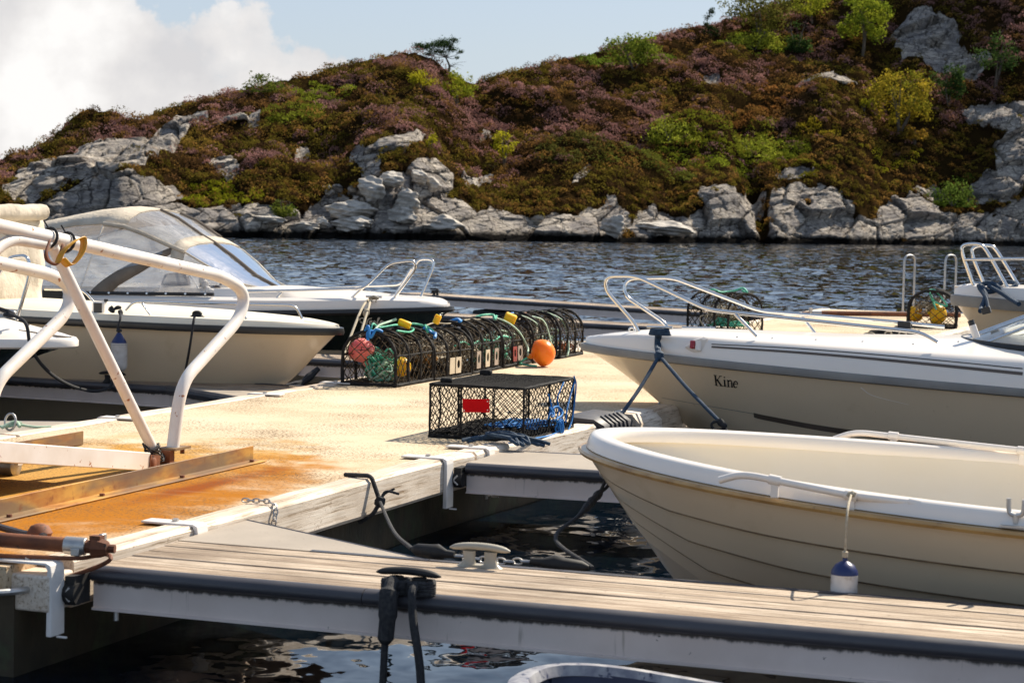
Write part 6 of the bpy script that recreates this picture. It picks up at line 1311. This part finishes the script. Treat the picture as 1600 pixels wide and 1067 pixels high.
# ------------------------------------------------------------------ buoys
def buoy(label, c, r, mt, tail, name='buoy', ln=1.9, floor=None):
    t = thing(name, label, 'buoy', (c[0], c[1], c[2]-r)); a = np.array(tail, float); a /= np.linalg.norm(a); m = MB()
    prof = []
    for k in np.linspace(0, 1, 22):
        ang = PI*k; z = -math.cos(ang)*r; rr = math.sin(ang)*r
        if z > r*.3: f = min(1., (z-r*.3)/(r*.7)); rr = math.sqrt(max(0, r*r-(r*.3)**2))*(1-f)**.8*.98+r*.2*f; z = r*.3+(ln-1.)*r*f*1.0+r*.0
        prof.append((rr, z))
    prof += [(r*.19, prof[-1][1]+.01), (r*.19, prof[-1][1]+r*.16), (r*.12, prof[-1][1]+r*.24), (0, prof[-1][1]+r*.24)]
    m.lathe(prof, c, a, 28); m.build('float_body', mt, t, smooth=60); e = np.array(c)+a*prof[-1][1]
    m = MB(); s_ = np.cross(a, (0, 0, 1.)) if abs(a[2]) < .9 else np.array([1., 0, 0]); s_ /= np.linalg.norm(s_); m.tube([e-a*r*.05+a*math.cos(k)*r*.15+s_*math.sin(k)*r*.17 for k in np.linspace(0, 2*PI, 15)[:-1]], r*.06, 6, closed=True); m.build('eye_ring', mt, t, smooth=60); return t, e
XR = np.array([math.cos(YAW), math.sin(YAW), 0.]); DR = np.array([-math.sin(YAW), math.cos(YAW), 0.])
bp, bpe = buoy('faded pink buoy with black net over it inside the front creel', Py(565, 549, 17.66), .126, m_pink, XR*.35+np.array([0,-.1,-.95]), ln=1.5)
by, bye = buoy('yellow buoy low in the right side of the front creel', Py(627, 573, 17.86), .094, m_yellow, -XR*.9+np.array([0,0,.1]), ln=1.3)
oc = G(846, 573, 0)+np.array([0, 0, .148]); bo, boe = buoy('bright orange buoy lying on the pier beside the row of creels', oc, .148, m_orange, -XR*.93+np.array([0,-.18,-.30]), ln=1.45)
yc1 = Py(1463, 491, c2_.location[1]-.1); buoy('larger yellow buoy in the right half of the far creel', yc1, .165, m_yellow, -XR*.9+np.array([0,0,.2]), ln=1.3); yc2 = Py(1431, 490, c2_.location[1]+.1); buoy('smaller yellow buoy at the left inside the far creel', yc2, .13, m_yellow, XR*.7+np.array([0,0,.6]), ln=1.3)
# ------------------------------------------------------------------ rope heaps inside and on the creels
def tangle(m, c, rad, n, r, steps=16):
    for _ in range(n):
        P = []; p = np.array([random.uniform(-1, 1) for _ in range(3)])
        for k in range(steps):
            p = p*.55+np.array([random.uniform(-1, 1) for _ in range(3)])*.75; P.append(np.array(c)+p*np.array(rad))
        P = [np.array([q[0], q[1], max(q[2], c[2]-rad[2], .03)]) for q in P]; m.tube(spline(P, 4), r, 5)
def heap(label, c, rad, n, r, mt, name='rope_heap', mt2=None):
    m = MB(); tangle(m, c, rad, n, r); o = m.build(name, mt, None, smooth=60); return tag(o, label, 'rope')
heap('tangled green rope heaped in the front creel between pink and yellow buoy', Py(592, 572, 17.8), (.12, .16, .15), 14, .0085, m_green)
heap('pale green rope loops mixed in the front creel', Py(600, 578, 17.78), (.13, .15, .13), 8, .008, m_palegreen)
heap('beige rope and net heap inside the second creel', (CX, 18.9, .22), (.18, .3, .14), 7, .010, m_beigerope)
heap('beige and dark rope heap inside the third creel', (CX, 19.8, .22), (.2, .36, .15), 9, .010, m_beigerope)
heap('green rope heap inside the fourth creel', (CX, 20.7, .2), (.2, .32, .15), 6, .010, m_palegreen); heap('beige cord heap inside the fifth creel', (CX, 21.66, .2), (.2, .34, .15), 7, .010, m_beigerope)
heap('dark green rope wads low in the fourth creel', (CX+.05, 20.6, .12), (.18, .28, .08), 5, .010, m_green); heap('pale cord heap in the last creel', (CX, 22.5, .18), (.18, .3, .12), 4, .009, m_palegreen)
heap('rust orange cord wad low in the last creel', (CX+.14, 22.85, .1), (.08, .12, .05), 4, .009, mat('rust_cord', (.5,.16,.05), (.35,.1,.03), rough=.8, ns=30)); heap('orange brown bait rope in the second creel', (CX+.1, 18.62, .16), (.1, .1, .06), 4, .009, mat('bait_cord', (.5,.25,.05), (.35,.15,.03), rough=.8, ns=30))
heap('black twine wads low in the second creel', (CX, 18.6, .13), (.2, .3, .08), 6, .011, m_netbox)
heap('beige rope heap inside the lone far creel', tuple(np.array(c1_.location)+np.array([0,0,.22])), (.25, .25, .16), 9, .011, m_beigerope); heap('green rope inside the lone far creel', tuple(np.array(c1_.location)+np.array([.05,-.1,.14])), (.25, .2, .07), 5, .012, m_green)
heap('beige net wad behind the yellow buoys in the far creel', tuple(np.array(c2_.location)+np.array([-.1,.05,.3])), (.22, .25, .14), 5, .010, m_beigerope)
def top(x, y, f=.5, lift=.012):
    a, b = dsec(f); return np.array([CX+a, y, b+.012+lift])
def tr(label, pts, r, mt, name='rope', jit=0): m = MB(); m.tube(spline(pts, 7), r, 6, jit=jit); return tag(m.build(name, mt, None, smooth=60), label, 'rope')
tr('green rope looped along the crown of the front creel', [top(0, 17.5, .5), top(0, 17.55, .5, .07), top(0, 17.7, .5, .03), top(0, 17.95, .46, .05), top(0, 18.15, .5, .03), top(0, 18.25, .42, .02), top(0, 18.05, .38, .02), top(0, 17.8, .4, .03)], .010, m_green)
tr('pale green rope rising from the front hoop to the yellow float', [top(0, 17.48, .47), top(0, 17.7, .5, .05), top(0, 17.95, .5, .075), top(0, 18.0, .47, .1)], .012, m_palegreen)
tr('blue rope knot on the front hoop of the first creel', [top(0, 17.47, .53), top(0, 17.44, .5, .05), top(0, 17.43, .48, -.05), top(0, 17.46, .45, .03), top(0, 17.5, .42, .02), top(0, 17.45, .5, .0), top(0, 17.43, .5, -.08)], .014, m_brightblue)
tr('green rope knot over the second creel', [top(0, 18.35, .5, .03), top(0, 18.42, .46, .04), top(0, 18.52, .42, .03), top(0, 18.45, .36, .02), top(0, 18.5, .4, .05), top(0, 18.6, .36, .02)], .012, m_green)
tr('blue rope knot on the shoulder of the second creel', [top(0, 18.46, .4, .03), top(0, 18.52, .36, .02), top(0, 18.56, .32, .03), top(0, 18.5, .3, .02), top(0, 18.58, .33, .03)], .016, m_brightblue)
tr('short blue rope end on the third creel crown', [top(0, 19.5, .5), top(0, 19.54, .46, .04), top(0, 19.58, .44, .03), top(0, 19.5, .43, .03)], .017, m_brightblue)
tr('green rope tie on the fourth creel crown', [top(0, 20.3, .56), top(0, 20.4, .5, .04), top(0, 20.55, .45, .05), top(0, 20.5, .42, .02), top(0, 20.62, .44, .04)], .014, m_green)
tr('green rope ties along the shoulder of the creels', [top(0, 18.95, .22, .01), top(0, 19.2, .24, .015), top(0, 19.4, .21, .01), top(0, 19.7, .23, .02), top(0, 20.05, .22, .01), top(0, 20.3, .24, .02), top(0, 20.6, .22, .012)], .009, m_green, jit=.3)
tr('pale green line draped from the creels to the orange buoy', [top(0, 20.55, .45, .03), top(0, 20.7, .36, .02), top(0, 20.85, .25, .03), np.array([CX+.33, 20.95, .2]), boe+np.array([-.02,.02,.05]), boe], .010, m_palegreen)
tr('pale green line draped over the fifth creel side', [top(0, 21.3, .5, .02), top(0, 21.4, .4, .02), top(0, 21.5, .3, .03), top(0, 21.55, .2, .03), np.array([CX+.31, 21.6, .15])], .010, m_palegreen)
tr('pale green line draped over the last creel side', [top(0, 22.1, .5, .03), top(0, 22.2, .4, .03), top(0, 22.4, .3, .03), top(0, 22.45, .2, .03), np.array([CX+.32, 22.4, .12]), np.array([CX+.34, 22.3, .03])], .011, m_palegreen)
tr('pale green line hanging on the fifth creel near the buoy', [top(0, 21.62, .4, .02), top(0, 21.75, .32, .04), top(0, 21.8, .22, .03), np.array([CX+.33, 21.8, .12])], .010, m_palegreen)
tr('blue tie on the fifth creel crown', [top(0, 21.2, .52), top(0, 21.28, .48, .03), top(0, 21.34, .5, .02), top(0, 21.26, .53, .02)], .016, m_brightblue)
tr('rust brown rope along the fifth creel crown', [top(0, 21.45, .5, .01), top(0, 21.65, .49, .015), top(0, 21.9, .5, .01)], .012, m_rustbar)
tr('pale cord laid along the creel crowns', [top(0, 18.7, .46, .01), top(0, 19.0, .48, .02), top(0, 19.3, .45, .01), top(0, 19.9, .47, .02), top(0, 20.2, .46, .01)], .008, m_beigerope)
tr('green cord end in front of the orange buoy', [boe, boe+np.array([-.06,-.03,-.04]), boe+np.array([-.1,.0,-.075]), boe+np.array([.0,-.06,-.085]), boe+np.array([.12,-.08,-.09])], .011, m_green)
tr('green rope over the crown of the far creel with yellow buoys', [np.array(c2_.location)+np.array(q) for q in ((-.05,-.48,.57),(.05,-.3,.6),(.2,-.44,.48),(.28,-.45,.36),(.1,-.46,.42),(.0,-.4,.56),(.12,-.47,.3))], .014, m_green)
tr('green rope bow on the crown of the lone far creel', [np.array(c1_.location)+np.array(q) for q in ((-.25,-.1,.57),(-.15,-.15,.62),(-.05,-.05,.58),(.1,.1,.6),(.22,.15,.64),(.3,.1,.58),(.2,.2,.6))], .015, m_green)
def floatcyl(label, c, ax, L, r, mt=m_yellow): 
    m = MB(); a = np.array(ax, float); a /= np.linalg.norm(a); m.lathe([(r*.35,-L/2),(r*.8,-L/2),(r,-L/2+.012),(r,L/2-.012),(r*.8,L/2),(r*.35,L/2),(r*.35,-L/2)], c, a, 16); return tag(m.build('rope_float', mt), label, 'float', 'small yellow rope floats')
floatcyl('yellow cylinder float on the crown of the front creel', Py(632, 506, 18.1), XR+np.array([0,0,-.35]), .125, .036); floatcyl('yellow float tip behind the second creel crown', Py(683, 499, 18.55), XR*.4+np.array([0,0,1.]), .09, .034)
floatcyl('yellow block float on the fourth creel crown', Py(797, 498, 20.9), XR+np.array([0,0,-.4]), .13, .06)
# ------------------------------------------------------------------ box creel in the middle of the pier
bx0, bx1, by0, by1, bh = -5.60, -4.88, 13.68, 14.80, .385
bc = thing('box_creel', 'black rectangular wire creel with a red tag standing on the pier edge', 'creel', ((bx0+bx1)/2, (by0+by1)/2, 0))
m = MB(); posts = [(bx0,by0),(bx0+.24,by0),(bx1,by0),(bx1,by0+.56),(bx1,by1),(bx0,by1),(bx0+.36,by1),(bx0,by0+.56)]
for x, y in posts:
    m = MB(); m.tube([(x, y, z) for z in np.linspace(.01, bh, 9)], .0085, 7, jit=.2); m.build('frame_post', m_rubberwrap, bc, smooth=60)
for z, r in ((.014, .013), (bh, .012)):
    m = MB(); m.tube([tuple(p)+(z,) for p in [(lerp((bx0,by0),(bx1,by0),f)) for f in np.linspace(0,1,12)[:-1]]+[(lerp((bx1,by0),(bx1,by1),f)) for f in np.linspace(0,1,16)[:-1]]+[(lerp((bx1,by1),(bx0,by1),f)) for f in np.linspace(0,1,12)[:-1]]+[(lerp((bx0,by1),(bx0,by0),f)) for f in np.linspace(0,1,16)[:-1]]], r, 7, closed=True, jit=.3); m.build('frame_ring', m_rubberwrap, bc, smooth=60)
lx, ly = bx1-bx0, by1-by0
for fn, La in ((lambda a, s: (bx0+a, by0-.004, s+.012), lx), (lambda a, s: (bx0+a, by1, s+.012), lx), (lambda a, s: (bx0, by0+a, s+.012), ly), (lambda a, s: (bx1+.004, by0+a, s+.012), ly)):
    m = MB(); net(m, fn, La, bh-.02, .0335, .0036, .16); m.build('side_netting', m_netbox, bc, smooth=0)
m = MB(); 
for k in range(2): net(m, lambda a, s: (bx0+a, by0+s, bh+.006*k-.018*math.sin(PI*a/lx)*math.sin(PI*s/ly)), lx, ly, .032, .0035, .25)
m.build('top_netting', m_netbox, bc, smooth=0)
m = MB()
for k in range(2): net(m, lambda a, s: (bx0+a, by0+s, .014+.02*k+random.uniform(0,.016)), lx, ly, .030, .0065, .25)
m.build('bottom_netting', m_netbox, bc, smooth=0)
m = MB(); net(m, lambda a, s: (bx0+.36+.06*math.sin(s*9), by0+s*1.0, .05+a*.9), .33, ly, .06, .003, .2); m.build('inner_netting', m_netbox, bc, smooth=0)
m = MB(); tp = [Py(u, v, by0-.014) for u, v in ((722.5,623),(764,623.5),(765,644.5),(723.5,644))]; m.prism(tp, (0, .004, 0)); tg = m.build('name_tag', m_tag, bc, smooth=0)
m = MB(); 
for u, v in ((725.5,641),(762,627),(762,640.5)):
    m = MB(); m.lathe([(.0,0),(.0045,0),(.0045,.004),(0,.004)], Py(u, v, by0-.016), (0,-1,0), 8); m.build('tag_hole', m_gel, tg)
m = MB(); m.obox((bx0+.06, by0+.16, bh+.02), (1,.3,0), (-.3,1,0), (0,0,1), .085, .06, .04); m.build('corner_float', m_rubberwrap, bc, bevel=.015); m = MB(); m.obox((bx0+.05, by1-.12, bh+.022), (1,.1,0), (0,1,0), (0,0,1), .09, .06, .045); m.build('corner_float', m_rubberwrap, bc, bevel=.015)
m = MB(); hk = [(bx0+.06, by0+.02, bh-.02), (bx0+.075, by0+.015, bh*.6), (bx0+.07, by0+.02, bh*.35), (bx0+.06, by0+.02, bh*.2)]; m.tube(spline(hk, 5), .007, 6, jit=.3); m.build('bungee_hook', m_black, bc)
# blue ropes on and in the box creel
m = MB(); fl = .05
for i in range(7): m.tube(spline([(bx1-.04-random.uniform(0,.4), by0+.35+random.uniform(0,.7), fl+random.uniform(0,.03)) for _ in range(7)], 6), .0055, 5)
tag(m.build('rope_coil', m_brightblue), 'bright blue rope strewn over the floor of the box creel', 'rope')
def b2(u, v, off=.0): return Px(u, v, bx1+.012+off)
m = MB()
for pts in ([(897,588),(900,600),(898,625),(894,655),(886,676),(880,683),(873,672),(869,655)], [(881,597),(876,608),(871,622),(873,640),(870,652)], [(857,616),(861,630),(862,644),(857,650)], [(899,594),(892,615),(886,640),(884,660)], [(862,640),(868,635),(874,637),(878,650),(880,668),(876,680)], [(869,655),(878,648),(878,640),(868,636),(860,645),(856,655)], [(880,683),(868,672),(872,660),(876,655),(878,672),(879,683)], [(876,672),(860,680),(835,685),(812,690),(795,692)]):
    m.tube(spline([b2(u, v, random.uniform(0,.02)) for u, v in pts], 6), .0065, 6)
for _ in range(5): m.tube(spline([b2(random.uniform(858,866), random.uniform(636,652), random.uniform(0,.03)) for _ in range(5)], 4), .006, 5)
for _ in range(5): m.tube(spline([b2(random.uniform(873,881), random.uniform(655,684), random.uniform(0,.03)) for _ in range(5)], 4), .006, 5)
tag(m.build('rope', m_brightblue), 'bright blue rope knotted and dangling on the right side of the box creel', 'rope')
